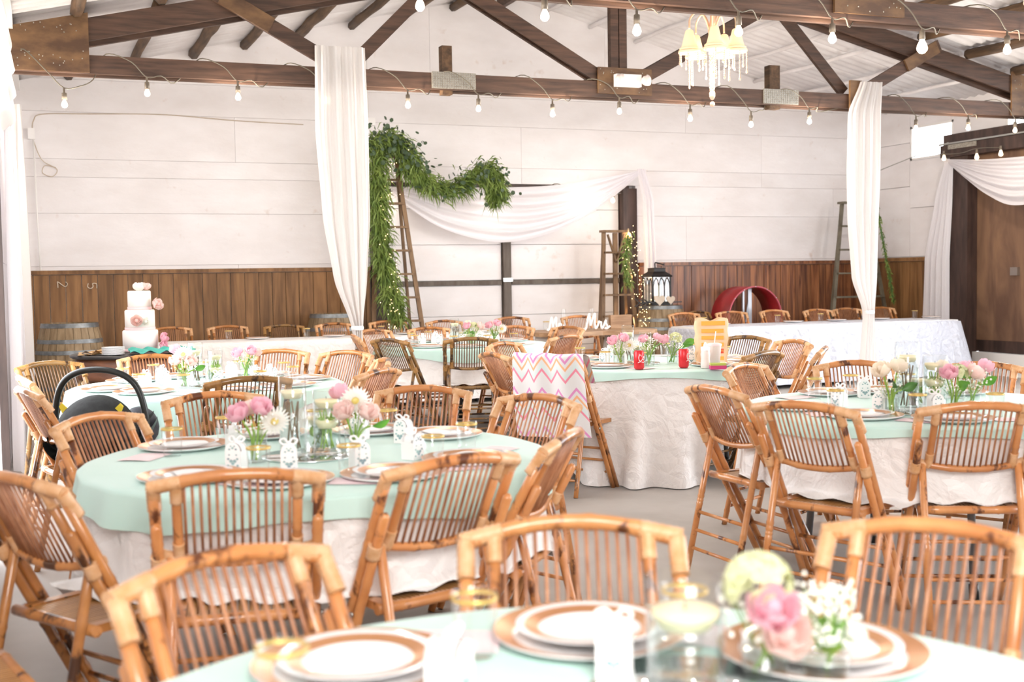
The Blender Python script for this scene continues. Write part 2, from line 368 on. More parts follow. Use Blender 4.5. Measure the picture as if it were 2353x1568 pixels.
# --- right wall with high windows, barn door and header
wr = obj('wall_right', None); tag(wr, kind='structure')
def rp(y0, y1, z0, z1): MB().box((XR + .06 + random.uniform(-.004, .004), (y0 + y1) / 2, (z0 + z1) / 2), (.1, y1 - y0 - .006, z1 - z0 - .006)).build('wall_panel', G['plaster'], wr)
for y0, y1, z0, z1 in ((13.27, 14.1, 0, 1.53), (12.33, 13.27, 0, 1.53), (13.27, 14.1, 1.53, 2.5), (12.33, 13.27, 1.53, 2.2), (12.33, 13.27, 2.2, 2.85), (13.27, 14.1, 2.5, 3.1), (13.27, 14.1, 3.1, 3.66), (12.44, 13.27, 3.31, 3.66),
                       (11.52, 12.44, 2.85, 3.66), (10.6, 11.52, 3.31, 3.66), (10.2, 10.6, 2.8, 3.66)): rp(y0, y1, z0, z1)
MB().box((XR + .13, 13.2, 1.42), (.03, 1.8, 2.84)).build('backing', G['plaster'], wr)
MB().box((XR + .13, 12.2, 3.49), (.03, 4.0, .34)).build('backing', G['plaster'], wr)
MB().box((XR + .14, 12, 3.7), (.1, 5, .3)).build('wall_plate', G['white_paint'], wr)
for k, (y0, y1) in enumerate(((12.44, 13.27), (10.6, 11.52))):
    f = obj('window_%d' % (k + 1), None); tag(f, kind='structure')
    fr = MB()
    for z in (2.87, 3.30): fr.box((XR + .06, (y0 + y1) / 2, z), (.09, y1 - y0, .03))
    for y in (y0 + .015, y1 - .015): fr.box((XR + .06, y, 3.085), (.09, .03, .46))
    fr.build('window_frame', G['white_paint'], f)
    MB().box((XR + .07, (y0 + y1) / 2, 3.085), (.004, y1 - y0 - .05, .42)).build('pane', G['pane'], f)
t = obj('trim_5', None); tag(t, kind='structure')
MB().box((XR - .06, 12.17, 1.4), (.16, .32, 2.8)).build('door_jamb', G['dark_timber'], t)
MB().box((XR - .12, 10.3, 2.88), (.14, 4.3, .16)).build('header_beam', G['dark_timber'], t)
MB().box((XR - .09, 10.3, 3.03), (.1, 4.3, .14)).build('header_beam', G['dark_timber'], t)
MB().box((XR - .2, 10.3, 2.975), (.03, 4.3, .02)).build('door_track', G['steel'], t)
MB().box((XR - .196, 12.05, 2.93), (.012, .5, .06)).build('strap_plate', G['galvanised'], t)
d3 = obj('door_3', None); tag(d3, kind='structure')
MB().box((XR + .05, 11.06, 1.7), (.05, 2.54, 2.54)).build('door_panel', G['door_ply'], d3)
MB().box((XR + .045, 10.9, .36), (.07, 2.22, .15)).build('door_rail', G['dark_timber'], d3)
MB().box((XR + .01, 11.35, 1.31), (.05, .12, .1)).build('door_latch', G['steel'], d3)
MB().box((XR + .1, 10.9, .14), (.3, 2.4, .28)).build('sill', G['white_paint'], d3)
# --- left wall; unseen near panels added to keep daylight off the near floor
wle = obj('wall_left', None); tag(wle, kind='structure')
for y0, y1, z0, z1 in ((11.2, 14.1, 0, 1.5), (11.2, 14.1, 1.5, 2.85), (8.6, 11.2, 0, 1.5), (8.6, 11.2, 1.5, 2.85), (8.6, 14.1, 2.85, 3.56), (6.2, 8.6, 3.0, 3.56), (-1.5, 2.6, 0, 1.8), (-1.5, 2.6, 1.8, 3.56), (2.6, 6.2, 0, 1.8), (2.6, 6.2, 1.8, 3.56)): MB().box((XL - .06, (y0 + y1) / 2, (z0 + z1) / 2), (.1, y1 - y0 - .006, z1 - z0 - .006)).build('wall_panel', G['plaster'], wle)
MB().box((XL + .02, 9.8, 3.50), (.16, 8.6, .1)).build('wall_plate', G['white_paint'], wle)
MB().box((XL - .01, 8.56, 1.45), (.05, .1, 2.9)).build('door_jamb', G['dark_timber'], wle)
wf = obj('added_wall_front', None); tag(wf, kind='structure')  # unseen front wall and gable, added to cut sky light near the camera
for x0, x1 in ((XL - .1, 3.7), (3.7, 7.4), (7.4, XR + .1)):
    for z0, z1 in ((0, 1.8), (1.8, 3.55)): MB().box(((x0 + x1) / 2, -1.56, (z0 + z1) / 2), (x1 - x0 - .006, .1, z1 - z0 - .006)).build('wall_panel', G['plaster'], wf)
MB().prism([(XL - .2, 3.55), (XR + .2, 3.55), (XC, roofz(XC) - .0)], -1.61, -1.51, XZ).build('gable_panel', G['plaster'], wf)
# --- ceiling: sheets, purlins
ce = obj('ceiling', None); tag(ce, kind='structure')
ca = math.atan(.235); half = XC - XL + .25
for side in (0, 1):
    y = -1.5
    while y < 14.3:
        wy = .62; mb = MB()
        def fn(u, v, y=y, wy=wy, side=side):
            x = XL - .25 + v * half; z = roofz(x) + .012 * math.cos(2 * PI * u * 4); 
            return (x if side == 0 else 2 * XC - x, y + u * wy, z)
        mb.grid(fn, 16, 1); s_ = mb.build('roof_sheet', G['roof_white'], ce)
        y += wy
        md = s_.modifiers.new('t', 'SOLIDIFY'); md.thickness = .012; md.offset = 1
PX = [.36, 1.04, 1.72, 2.3, 2.92, 3.56, 4.22, 4.86]
trussY = [7.05, 10.83]
bays = [(-1.4, 3.2), (3.25, 7.0), (7.1, 10.78), (10.88, 14.1)]
for side in (0, 1):
    for i, x in enumerate(PX):
        for bi, (y0, y1) in enumerate(bays):
            n = 9; r0 = random.uniform(.05, .062)
            path = []; rr = []
            for k in range(n):
                q = k / (n - 1); path.append(((x if side == 0 else 2 * XC - x) + random.uniform(-.012, .012), y0 + (y1 - y0) * q, roofz(x) - .075 + random.uniform(-.008, .008))); rr.append(r0 * random.uniform(.92, 1.08))
            white = side == 1 and bi == 3
            if white: rr = [r * .45 for r in rr]; path = [(a, b2, c + .03) for a, b2, c in path]
            MB().tube(path, rr, 7).build('purlin', G['roof_white' if white else 'purlin_wood'], ce)
MB().box((XC, 6.3, roofz(XC) - .1), (.06, 15.6, .2)).build('ridge_beam', G['truss_wood'], ce)

# ------------------------------------------------------------------ roof trusses
def truss(y, label, extra):
    t = thing('roof_truss', label, 'truss', (XC, y, 3.09))
    def P(x, z): return (x - XC, z - 3.09)
    def bar(name, x0, z0, x1, z1, th, wd, dy=0, mat='truss_wood'):
        a = P(x0, z0); b_ = P(x1, z1)
        return MB().bar((a[0], dy, a[1]), (b_[0], dy, b_[1]), wd, th).build(name, G[mat], t)
    for dy, dz in ((-.06, .01), (.06, 0)):
        bar('bottom_chord', XL + .05, 3.185 + dz, XR - .05, 3.185 + dz, .155, .045, dy)
    for sgn in (0, 1):
        mx = lambda x: x if sgn == 0 else 2 * XC - x
        for dy, e in ((-.06, .0), (.06, -.03)):
            bar('top_chord', mx(XL + .1), roofz(XL + .1) - .235 + e, mx(XC), roofz(XC) - .235 + e, .19, .045, dy)
        bar('web', mx(1.5), 3.86, mx(2.62), 3.26, .13, .04, -.10)
        bar('web_splice', mx(1.55), 3.835, mx(1.98), 3.605, .14, .025, -.135, 'plate_wood')
        bar('web', mx(2.72), 3.30, mx(3.75), 4.33, .12, .045, 0)
        for dy in (-.05, .05): bar('web', mx(3.62), 4.2, mx(5.25), 3.32, .13, .035, dy)
        # heel plate
        a = [P(mx(q), z) for q, z in ((XL + .06, 3.12), (.44, 3.12), (.44, roofz(.44) - .10), (XL + .06, roofz(XL + .06) - .10))]
        hp = MB().prism(a, -.11, -.088, XZ).build('heel_plate', G['plate_wood'], t)
        nm = MB()
        for _ in range(34):
            q = random.uniform(XL + .12, .40); z = random.choice((random.uniform(3.15, 3.3), random.uniform(3.42, 3.52))); p = P(mx(q), z); nm.ball((p[0], -.112, p[1]), .006, 5, 3)
        tag(nm.build('nail_heads', G['galvanised'], hp), kind='stuff')
    for dx in (-.048, .048): MB().box((dx, 0, .75), (.085, .07, 1.28)).build('king_post', G['truss_wood'], t)
    kp = MB().box((.03, -.1, .19), (.6, .022, .26)).build('gusset_plate', G['plate_wood'], t)
    nm = MB()
    for _ in range(26): nm.ball((random.uniform(-.25, .31), -.113, random.uniform(.08, .3)), .006, 5, 3)
    tag(nm.build('nail_heads', G['galvanised'], kp), kind='stuff')
    if extra:
        for x in (3.65, 7.32):
            MB().box((x - XC, 0, .22), (.13 if x > 5 else .1, .1, .46)).build('stub_post', G['purlin_wood'], t)
            gp = MB().box((x - XC + .05, -.09, .115), (.44, .012, .155)).build('mending_plate', G['galvanised'], t)
            nm = MB()
            for i in range(18):
                for j in range(7): nm.box((x - XC + .05 - .2 + i * .0235, -.097, .05 + j * .022), (.011, .004, .012))
            tag(nm.build('plate_teeth', G['steel'], gp), kind='stuff')
        MB().box((8.31 - XC, -.115, .16), (.15, .03, .33)).build('post_cleat', G['plate_wood'], t)
        MB().box((2.47 - XC, -.115, .2), (.12, .03, .33)).build('post_cleat', G['plate_wood'], t)
    return t
truss(10.83, 'brown timber roof truss spanning the hall in front of the back wall', True)
truss(7.05, 'nearer brown roof truss whose lower chord crosses the top right corner', False)
# emergency light on the king plate
e = thing('emergency_light', 'white emergency light box mounted on the far truss centre plate', 'emergency light', (5.52, 10.69, 3.28))
MB().box((0, 0, 0), (.28, .07, .12)).build('housing', G['white_card'], e)
for x in (-.12, .17):
    MB().lathe([(.03, -.03), (.05, .0), (.055, .04), (.0, .045)], 12, M=Matrix.Translation((x, -.05, 0)) @ Matrix.Rotation(PI / 2, 4, 'X') @ Matrix.Rotation(.5, 4, 'Y')).build('lamp_head', G['frost_plastic'], e)

# ------------------------------------------------------------------ drapes
def edge(prof, z):
    for (z0, a0, b0), (z1, a1, b1) in zip(prof, prof[1:]):
        if z <= z0 and z >= z1:
            t = (z0 - z) / (z0 - z1 + 1e-9); t = t * t * (3 - 2 * t) * .3 + t * .7; return a0 + (a1 - a0) * t, b0 + (b1 - b0) * t
    return prof[-1][1:]
def drape(name, prof, y, label, mat='sheer_cream', folds=5, amp=.03, nu=40, nv=46, along='x', group=None):
    z0, z1 = prof[0][0], prof[-1][0]
    def fn(u, v):
        z = z0 + (z1 - z0) * v; a, b_ = edge(prof, z); wd = abs(b_ - a)
        q = a + (b_ - a) * u; k = amp * (.45 + .55 * min(1, v * 2)) * math.sin(2 * PI * folds * u + 1.3 * math.sin(3 * v) + .6) + .4 * amp * math.sin(2 * PI * folds * 2.3 * u + 2)
        return (q, y + k, z) if along == 'x' else (y + k, q, z)
    return tag(MB().grid(fn, nu, nv).build(name, G[mat]), label, 'curtain', group)
drape('curtain', [(3.45, 2.36, 2.82), (2.70, 2.35, 2.84), (1.91, 2.40, 2.84), (1.34, 2.49, 2.80), (.92, 2.64, 2.75), (.86, 2.655, 2.735), (.6, 2.63, 2.76), (.02, 2.58, 2.8)], 10.66, 'sheer cream curtain tied back below the truss beside the garlanded ladder', folds=4)
drape('curtain', [(3.40, 8.35, 8.63), (3.06, 8.19, 8.62), (2.40, 8.18, 8.62), (1.93, 8.19, 8.60), (1.26, 8.25, 8.57), (.92, 8.39, 8.52), (.86, 8.40, 8.515), (.35, 8.35, 8.54), (.02, 8.32, 8.56)], 10.66, 'sheer white curtain tied back in front of the right long table', folds=4)
for x, y, z in ((2.69, 10.66, .89), (8.455, 10.66, .89)):
    tag(MB().lathe([(.055, -.02), (.062, 0), (.055, .02)], 14, (x, y, z)).build('curtain_tie', G['white_card']), 'white tie band around the %s curtain' % ('left hanging' if x < 5 else 'right hanging'), 'tie')
# tails and swags at the doorways
drape('curtain', [(2.72, 7.28, 7.40), (2.3, 7.36, 7.52), (1.5, 7.38, 7.56), (.02, 7.36, 7.58)], 13.84, 'white curtain tail hanging right of the back barn door', 'sheer_white', 3, .025)
drape('curtain', [(2.74, 12.2, 12.32), (2.3, 12.22, 12.5), (1.5, 12.28, 12.72), (.02, 12.28, 12.78)], 10.98, 'white curtain tail hanging at the jamb of the right doorway', 'sheer_white', 4, .03, along='y')
drape('curtain', [(3.0, 11.9, 12.1), (2.2, 11.7, 12.2), (1.2, 11.6, 12.25), (.02, 11.5, 12.3)], -.17, 'cream curtain panel hanging down the left edge of the hall', 'sheer_cream', 5, .06, along='y')
drape('curtain', [(2.6, 9.2, 11.4), (1.2, 9.0, 11.4), (.02, 8.9, 11.45)], -.19, 'white curtain gathered at the far left edge of the hall', 'sheer_white', 12, .03, 120, 20, along='y')
def swag(name, top, bot, y, label, mat, along='x', n=44, amp=.03, bell=.12):
    T = bez(top, 10); B = bez(bot, 10)
    def at(C, u):
        k = u * (len(C) - 1); i = min(int(k), len(C) - 2); return C[i].lerp(C[i + 1], k - i)
    def fn(u, v):
        a = at(T, u); b_ = at(B, u); p = a.lerp(b_, v); w_ = math.sin(PI * u)
        d = -bell * w_ * math.sin(PI * v * .8) - amp * (.3 + w_) * math.sin(v * 2 * PI * 5 + 2 * u) 
        return (p.x, y + d, p.y) if along == 'x' else (y + d, p.x, p.y)
    return tag(MB().grid(fn, n, 40).build(name, G[mat]), label, 'drapery')
swag('swag', [(3.95, 2.42, 0), (4.8, 2.44, 0), (5.97, 2.48, 0), (6.8, 2.6, 0), (7.33, 2.70, 0)], [(3.99, 2.36, 0), (4.1, 2.24, 0), (4.51, 1.97, 0), (4.96, 1.82, 0), (5.43, 1.77, 0), (6.02, 1.89, 0), (6.58, 2.14, 0), (7.02, 2.43, 0), (7.35, 2.67, 0)], 13.86, 'white sheer swag draped across the back barn door with lights behind', 'sheer_white')
swag('swag', [(12.26, 2.77, 0), (11.5, 2.70, 0), (10.6, 2.68, 0), (9.6, 2.75, 0)], [(12.25, 2.72, 0), (11.89, 2.5, 0), (11.45, 2.25, 0), (11.0, 2.1, 0), (10.4, 2.2, 0), (9.62, 2.7, 0)], 10.96, 'white sheer swag draped over the right doorway', 'sheer_white', 'y')
swag('swag', [(10.9, 3.36, 0), (9.5, 3.33, 0), (8.2, 3.3, 0), (7.2, 3.3, 0)], [(10.88, 3.3, 0), (10.2, 2.75, 0), (9.4, 2.45, 0), (8.4, 2.5, 0), (7.25, 3.1, 0)], -.22, 'cream swag hanging at the top left corner over the open doorway', 'sheer_cream', 'y', bell=-.06)

# ------------------------------------------------------------------ string lights
def string_light(name, label, pts, y, chordz, mat='bulb_warm', r=.026, drop=.14, sizes={}, wrap=True, power=0):
    """cable looping round the chord between bulbs; each bulb hangs from a socket"""
    t = thing(name, label, 'string light', (pts[0][0], y, chordz)); cp = []
    L = lambda p: (p[0] - pts[0][0], p[1], p[2] - chordz)
    for i, (x, z) in enumerate(pts):
        top = z + drop
        if wrap: cp += [L((x - .36, .22, chordz + .17)), L((x - .30, -.02, chordz + .19)), L((x - .12, -.01, top + .12)), L((x, 0, top)), L((x + .12, .02, top + .02)), L((x + .24, .12, chordz - .01))]
        else: cp += [L((x - .3, 0, top + .06)), L((x - .12, 0, top + .02)), L((x, 0, top)), L((x + .12, 0, top + .02))]
    MB().tube(bez(cp, 4), .005, 5).build('cable', G['cable'], t)
    for i, (x, z) in enumerate(pts):
        rr = r * sizes.get(i, 1)
        prof = [(0, -rr * 1.05), (rr * .5, -rr * .9), (rr * .92, -rr * .4), (rr, 0), (rr * .85, rr * .6), (rr * .5, rr * 1.3), (rr * .42, rr * 1.8)]
        bo = MB().lathe(prof, 12).build('bulb', G[mat], t, L((x, 0, z)))
        MB().lathe([(.008, drop), (.009, rr * 1.8 + .055), (.02, rr * 1.8 + .05), (.022, rr * 1.6), (.018, rr * 1.5)], 10).build('socket', G['socket'], bo)
        if power and i % 2 == 0:
            l = bpy.data.lights.new('bulb_light', 'POINT'); l.energy = power; l.color = (1, .9, .78); l.shadow_soft_size = .05
            lo = obj('bulb_light', l, None, (x, y, z - .07))
    return t
FB = [(.23, 2.84), (.9, 2.96), (1.67, 2.96), (2.44, 2.96), (3.23, 2.95), (3.93, 2.94), (4.7, 2.92), (5.43, 2.97), (6.24, 2.93), (6.97, 2.89), (7.7, 2.95), (9.12, 2.92), (9.86, 2.95), (10.55, 2.94)]
string_light('string_light', 'string of warm bulbs wound along the far truss chord', FB, 10.7, 3.09, power=6.5)
string_light('string_light', 'string of warm bulbs hanging from the nearer truss at top right', [(2.18, 2.98), (3.0, 2.97), (3.65, 2.92), (4.42, 2.96), (5.18, 2.96), (5.96, 2.94), (6.75, 2.97)], 6.93, 3.09, r=.03, sizes={5: 1.35}, power=6)
string_light('string_light', 'string of bulbs glowing behind the back door swag', [(3.96, 2.32), (4.63, 2.36), (5.19, 2.26), (5.87, 2.31), (6.45, 2.38), (6.98, 2.31)], 13.97, 2.4, r=.03, drop=.08, wrap=False, power=.35)
sl = [(12.28, 2.80), (11.7, 2.76), (11.3, 2.76)]
t = thing('string_light', 'short string of bulbs under the right doorway header', 'string light', (10.92, 12.3, 2.85))
MB().tube(bez([(0, .1, .0), (0, -.3, -.03), (0, -.6, 0), (0, -1, -.03)], 5), .005, 5).build('cable', G['cable'], t)
for y, z in sl:
    bo = MB().lathe([(0, -.03), (.024, -.02), (.028, 0), (.02, .025), (.012, .05)], 10).build('bulb', G['bulb_warm'], t, (0, y - 12.3, z - 2.85 - .02)); MB().lathe([(.016, .1), (.018, .05)], 8).build('socket', G['socket'], bo)

# ------------------------------------------------------------------ chandeliers
def chandelier(loc, label):
    t = thing('chandelier', label, 'chandelier', loc)
    MB().tube([(0, 0, .42), (0, 0, 1.6)], .012, 8).build('rod', G['chandelier_metal'], t)
    MB().lathe([(0, -.02), (.03, 0), (.02, .1), (.035, .2), (.015, .3), (.02, .42), (0, .43)], 14).build('hub', G['chandelier_metal'], t)
    for k in range(5):
        a = 2 * PI * k / 5 + .5; ca_, sa = math.cos(a), math.sin(a)
        MB().tube(bez([(0, 0, .12), (.06 * ca_, .06 * sa, .3), (.13 * ca_, .13 * sa, .36), (.2 * ca_, .2 * sa, .3), (.21 * ca_, .21 * sa, .21)], 5), .009, 6).build('arm', G['chandelier_metal'], t)
        MB().ball((.21 * ca_, .21 * sa, .06), .03, 10, 7, (1, 1, 1.3)).build('lamp_bulb', G['bulb_warm'], t)
        sh = MB().lathe([(.022, .2), (.035, .19), (.05, .13), (.062, .08), (.07, .055), (.088, .04), (.082, .03), (.098, .01), (.094, 0)], 18, (.21 * ca_, .21 * sa, 0)).build('lamp_shade', G['chandelier_glow'], t)
        for r_, z in ((.077, .045), (.09, .022)): MB().lathe([(r_, -.004), (r_ + .006, 0), (r_, .004)], 18, (.21 * ca_, .21 * sa, z)).build('shade_band', G['chandelier_metal'], sh)
        for j in range(6):
            b_ = a + 2 * PI * j / 6; L = random.choice((.08, .1, .17, .24)); mb = MB(); z = -.005
            while z > -L: mb.ball((.21 * ca_ + .09 * math.cos(b_), .21 * sa + .09 * math.sin(b_), z), .007, 5, 3, (1, 1, 1.3)); z -= .017
            mb.ball((.21 * ca_ + .09 * math.cos(b_), .21 * sa + .09 * math.sin(b_), z), .011, 6, 4, (1, 1, 1.5)); mb.build('crystal_drop', G['crystal'], sh)
    mb = MB(); z = 0
    while z > -.32: 
        for q in range(4): mb.ball((.016 * math.cos(q * PI / 2 + z * 40), .016 * math.sin(q * PI / 2 + z * 40), z), .011, 5, 3)
        z -= .018
    mb.ball((0, 0, -.35), .028, 7, 5, (1, 1, 1.7)); mb.ball((0, 0, -.43), .024, 8, 5); mb.build('crystal_column', G['crystal'], t)
    l = bpy.data.lights.new('chandelier_light', 'POINT'); l.energy = 7; l.color = (1, .9, .78); l.shadow_soft_size = .12; obj('chandelier_light', l, None, (loc[0], loc[1], loc[2] - .2))
chandelier((5.47, 9.0, 3.24), 'five-armed cream chandelier with crystal drops hanging below the ridge')
chandelier((5.75, 5.4, 3.2), 'second chandelier at the right edge, only a crystal strand showing')

# ------------------------------------------------------------------ bamboo folding chairs
def lerp(a, b_, t): return tuple(a[i] + (b_[i] - a[i]) * t for i in range(3))
def pole(a, b_, r, knots=3, n=8, seed=0, cap_round=False):
    rg = random.Random(seed); ps = [0]; rs = [r]
    ks = sorted(rg.uniform(.12, .92) for _ in range(knots))
    for k in ks: ps += [k - .018, k, k + .018]; rs += [r, r * 1.13, r]
    ps.append(1); rs.append(r)
    z = sorted(zip(ps, rs)); P = [lerp(a, b_, p) for p, _ in z]
    if cap_round: d = (Vector(a) - Vector(b_)).normalized(); P = [tuple(Vector(a) + d * r * .7)] + P; z = [(0, r * .45)] + z
    return MB().tube(P, [q for _, q in z], n)
W = .212
def railpt(y, top):
    q = 1 - (abs(y) / W) ** 2
    if top: return (-.262 - .035 * q, y, .812 + .028 * max(0, 1 - (abs(y) / .19) ** 2.2))
    return (-.148 - .03 * q, y, .612 - .028 * max(0, q))
POST_T, POST_F = (-.262, .806), (.165, .0)
def postx(z): return POST_F[0] + (POST_T[0] - POST_F[0]) * z / POST_T[1]
def chair_proto(dark, fine):
    """list of (name, mesh, parent index or None, kind)"""
    tone = 'bamboo_dark' if dark == 2 else 'bamboo_mid' if dark == 1 else 'bamboo_light'
    sp = 'spindle_dark' if dark == 2 else 'spindle'; wrap = 'cane_wrap_dark' if dark == 2 else 'cane_wrap'
    out = []; add = lambda n, mb, m, k=None: out.append((n, mb.mesh(n, G[m]), k))
    n = 9 if fine else 6
    def rail(top, r):
        rg = random.Random(4 + top + dark); ys = [-W + 2 * W * i / 22 for i in range(23)]
        return MB().tube([railpt(y, top) for y in ys], [r * (1.14 if i in ((6, 13, 18) if top else (8, 15)) else 1) for i in range(23)], n)
    add('top_rail', rail(True, .0165), tone); add('lower_rail', rail(False, .0135), tone)
    for s in (-1, 1):
        add('back_post', pole((POST_T[0], s * W, POST_T[1] + .004), (POST_F[0], s * (W - .006), 0), .0154, 5, n, 3 + s + dark), tone)
        z1 = .70; o = (-.033, 0, -.016)
        add('side_post', pole((postx(z1) + o[0], s * (W - .004), z1), (postx(.02) + o[0], s * (W - .01), .004), .0148, 4, n, 9 + s + dark, True), tone)
        add('rear_leg', pole((postx(.60) - .01, s * (W - .034), .60), (-.30, s * (W - .03), 0), .0145, 4, n, 15 + s + dark, True), tone)
        t_, b_ = railpt(s * .155, True), railpt(s * .155, False)
        add('back_upright', pole(t_, b_, .0138, 2, n, 21 + s), tone)
        # cane bindings
        def wrapm(p0, p1, r, k=6):
            P = []; R_ = []
            for i in range(2 * k + 1): P.append(lerp(p0, p1, i / (2 * k))); R_.append(r * (1.0 if i % 2 else 1.09))
            return MB().tube(P, R_, n)
        c = (POST_T[0], s * W, POST_T[1] + .004)
        mb = wrapm(c, (postx(.72), s * W, .745), .0178, 6); w2 = wrapm((c[0], s * (W + .012), c[2]), railpt(s * .14, True), .0178, 6); mb.add(w2.v, w2.f, w2.sm)
        w3 = wrapm(t_, lerp(t_, b_, .24), .016, 5); mb.add(w3.v, w3.f, w3.sm); add('cane_binding', mb, wrap)
        mb = wrapm(lerp(t_, b_, .78), b_, .0156, 4); q = railpt(s * W, False); w2 = wrapm(railpt(s * .15, False), q, .0158, 4); mb.add(w2.v, w2.f, w2.sm)
        q2 = (postx(.60) - .03, s * (W - .004), .60); w3 = wrapm((q2[0] - .006, q2[1], .615), (q2[0] + .012, q2[1], .575), .0195, 3); mb.add(w3.v, w3.f, w3.sm); add('cane_binding', mb, wrap)
    N = 14; ys = [-.135 + .27 * i / (N - 1) for i in range(N)]
    if fine:
        for y in ys: add('spindle', MB().tube([railpt(y, True), lerp(railpt(y, True), railpt(y, False), .5), railpt(y, False)], .0043, 6), sp)
    else:
        mb = MB()
        for y in ys: mb.tube([railpt(y, True), railpt(y, False)], .0046, 5, False)
        add('spindles', mb, sp, 'stuff')
    # seat
    zs = .425; x0, x1 = -.16, .205
    add('seat_rail', pole((x0, -W + .02, zs), (x0, W - .02, zs), .016, 2, n, 1), tone); add('seat_rail', pole((x1, -W + .02, zs), (x1, W - .02, zs), .016, 2, n, 2), tone)
    for s in (-1, 1): add('seat_rail', MB().box(((x0 + x1) / 2, s * (W - .05), zs + .002), (x1 - x0, .035, .024)), tone)
    mb = MB(); k = 19
    for i in range(k): y = -(W - .075) + 2 * (W - .075) * i / (k - 1); mb.box(((x0 + x1) / 2, y, zs + .004), (x1 - x0 - .02, .0105, .012))
    mb.tube([((x0 + x1) / 2, -W + .08, zs + .012), ((x0 + x1) / 2, W - .08, zs + .012)], .004, 5)
    add('seat_slats', mb, 'seat_slat', 'stuff')
    if fine or True:
        for z in (.1, .18, .26):
            xr = -.30 + (postx(.6) - .01 + .30) * z / .6
            add('stretcher', MB().tube([(xr, -W + .03, z), (xr, W - .03, z)], .0085, 6), tone)
            add('stretcher', MB().tube([(postx(z), -W + .012, z), (postx(z), W - .012, z)], .0085, 6), tone)
    for s in (-1, 1): add('bolt', MB().lathe([(0, .004), (.008, .004), (.008, 0)], 8, M=Matrix.Translation((postx(.4) - .03, s * (W + .012), .4)) @ Matrix.Rotation(-s * PI / 2, 4, 'X')), 'steel')
    return out
PROTO = {}
def chair(x, y, deg, dark, fine, label, group=None):
    """x, y: middle of the top rail"""
    key = (dark, fine)
    if key not in PROTO: PROTO[key] = chair_proto(dark, fine)
    a = math.radians(deg)
    t = thing('folding_chair', label, 'chair', (x + .29 * math.cos(a), y + .29 * math.sin(a), 0), a, group)
    for n, me, k in PROTO[key]:
        o = obj(n, me, t)
        if k: o['kind'] = k
    return t
TAB = {'T1': (.872, 4.019), 'T2': (.887, 7.10), 'T3': (3.526, 10.134), 'T4': (3.902, 7.222), 'T5': (3.631, 4.234), 'T6': (.633, 1.234)}
TN = {'T1': 'the big front left table', 'T2': 'the table below the cake', 'T3': 'the far middle table', 'T4': 'the table with red cans', 'T5': 'the right-hand table', 'T6': 'the nearest blurred table'}
# table, x, y, facing, tone
CH = [('T1', .454, 3.098, 82, 0), ('T1', 1.05, 3.07, 106, 0), ('T1', 1.54, 3.40, 141, 0), ('T1', 1.909, 4.496, -155, 0), ('T1', 1.598, 5.128, -123, 0), ('T1', .683, 5.33, -82, 0), ('T1', .164, 4.683, -47, 0), ('T1', -.108, 3.346, 32, 1),
      ('T6', .279, 2.171, -66, 0), ('T6', .981, 2.172, -110, 0), ('T6', 1.612, 1.819, -146, 0), ('T6', -.56, 2.84, 14, 1),
      ('T2', .666, 8.347, -80, 1), ('T2', 1.55, 8.40, -117, 1), ('T2', 1.937, 7.945, -141, 1), ('T2', 1.705, 6.233, 133, 1), ('T2', 1.95, 7.04, 174, 1), ('T2', .97, 6.10, 94, 2), ('T2', -.101, 6.074, 14, 1), ('T2', -.12, 6.84, 8, 1), ('T2', .019, 8.011, -62, 2),
      ('T3', 2.606, 9.346, 27, 2), ('T3', 3.235, 9.08, 74, 2), ('T3', 2.974, 11.205, -63, 1), ('T3', 2.55, 10.26, -7, 1), ('T3', 3.577, 11.291, -93, 1), ('T3', 4.375, 10.967, -136, 0), ('T3', 4.76, 10.5, -160, 1), ('T3', 4.052, 8.969, 118, 1),
      ('T4', 2.70, 7.187, 5, 1), ('T4', 3.194, 8.285, -56, 1), ('T4', 2.853, 6.595, 34, 1), ('T4', 4.2, 6.28, 114, 2), ('T4', 5.08, 7.225, -180, 1), ('T4', 5.10, 7.9, -155, 2), ('T4', 4.76, 6.45, 140, 1),
      ('T5', 2.70, 4.47, 3, 0), ('T5', 3.512, 5.49, -62, 0), ('T5', 2.65, 3.74, 24, 0), ('T5', 3.2, 3.40, 64, 0), ('T5', 4.115, 5.319, -114, 0), ('T5', 4.61, 4.876, -147, 0)]
SEC = ['front', 'front right', 'right', 'back right', 'back', 'back left', 'left', 'front left']
R0 = Vector((math.cos(math.radians(21.6)), -math.sin(math.radians(21.6)), 0)); F0 = Vector((math.sin(math.radians(21.6)), math.cos(math.radians(21.6)), 0))
SEAT = {}
for t in TAB:
    L = [(i, c) for i, c in enumerate(CH) if c[0] == t]; used = set(); cand = []
    for i, c in L:
        v = Vector((c[1] - TAB[t][0], c[2] - TAB[t][1], 0)); ang = math.degrees(math.atan2(v.dot(R0), -v.dot(F0)))
        for k in range(8): cand.append((abs((ang - 45 * k + 180) % 360 - 180), i, k))
    done = {}
    for dd, i, k in sorted(cand):
        if i in done or k in used: continue
        done[i] = k; used.add(k)
    for i, c in L:
        if i not in done: done[i] = 8
    SEAT[t] = done
TONE = ['honey orange', 'brown', 'dark brown']
CHO = []
for i, (t, x, y, dg, tone) in enumerate(CH):
    k = SEAT[t][i]; sec = SEC[k] if k < 8 else 'outer left'
    CHO.append(chair(x, y, dg, tone, t in ('T1', 'T5', 'T6', 'T2', 'T4'), '%s bamboo folding chair at the %s of %s' % (TONE[tone], sec, TN[t]), 'chairs around the round tables'))
HL = [(1.289, 13.35, -90, 1), (1.885, 13.3, -86, 1), (2.47, 13.1, -92, 2), (3.048, 13.15, -88, 1), (3.741, 13.4, -94, 0), (4.15, 13.0, -90, 1)]
HM = [(5.321, 13.45, -90, 1), (6.10, 13.2, -98, 0)]
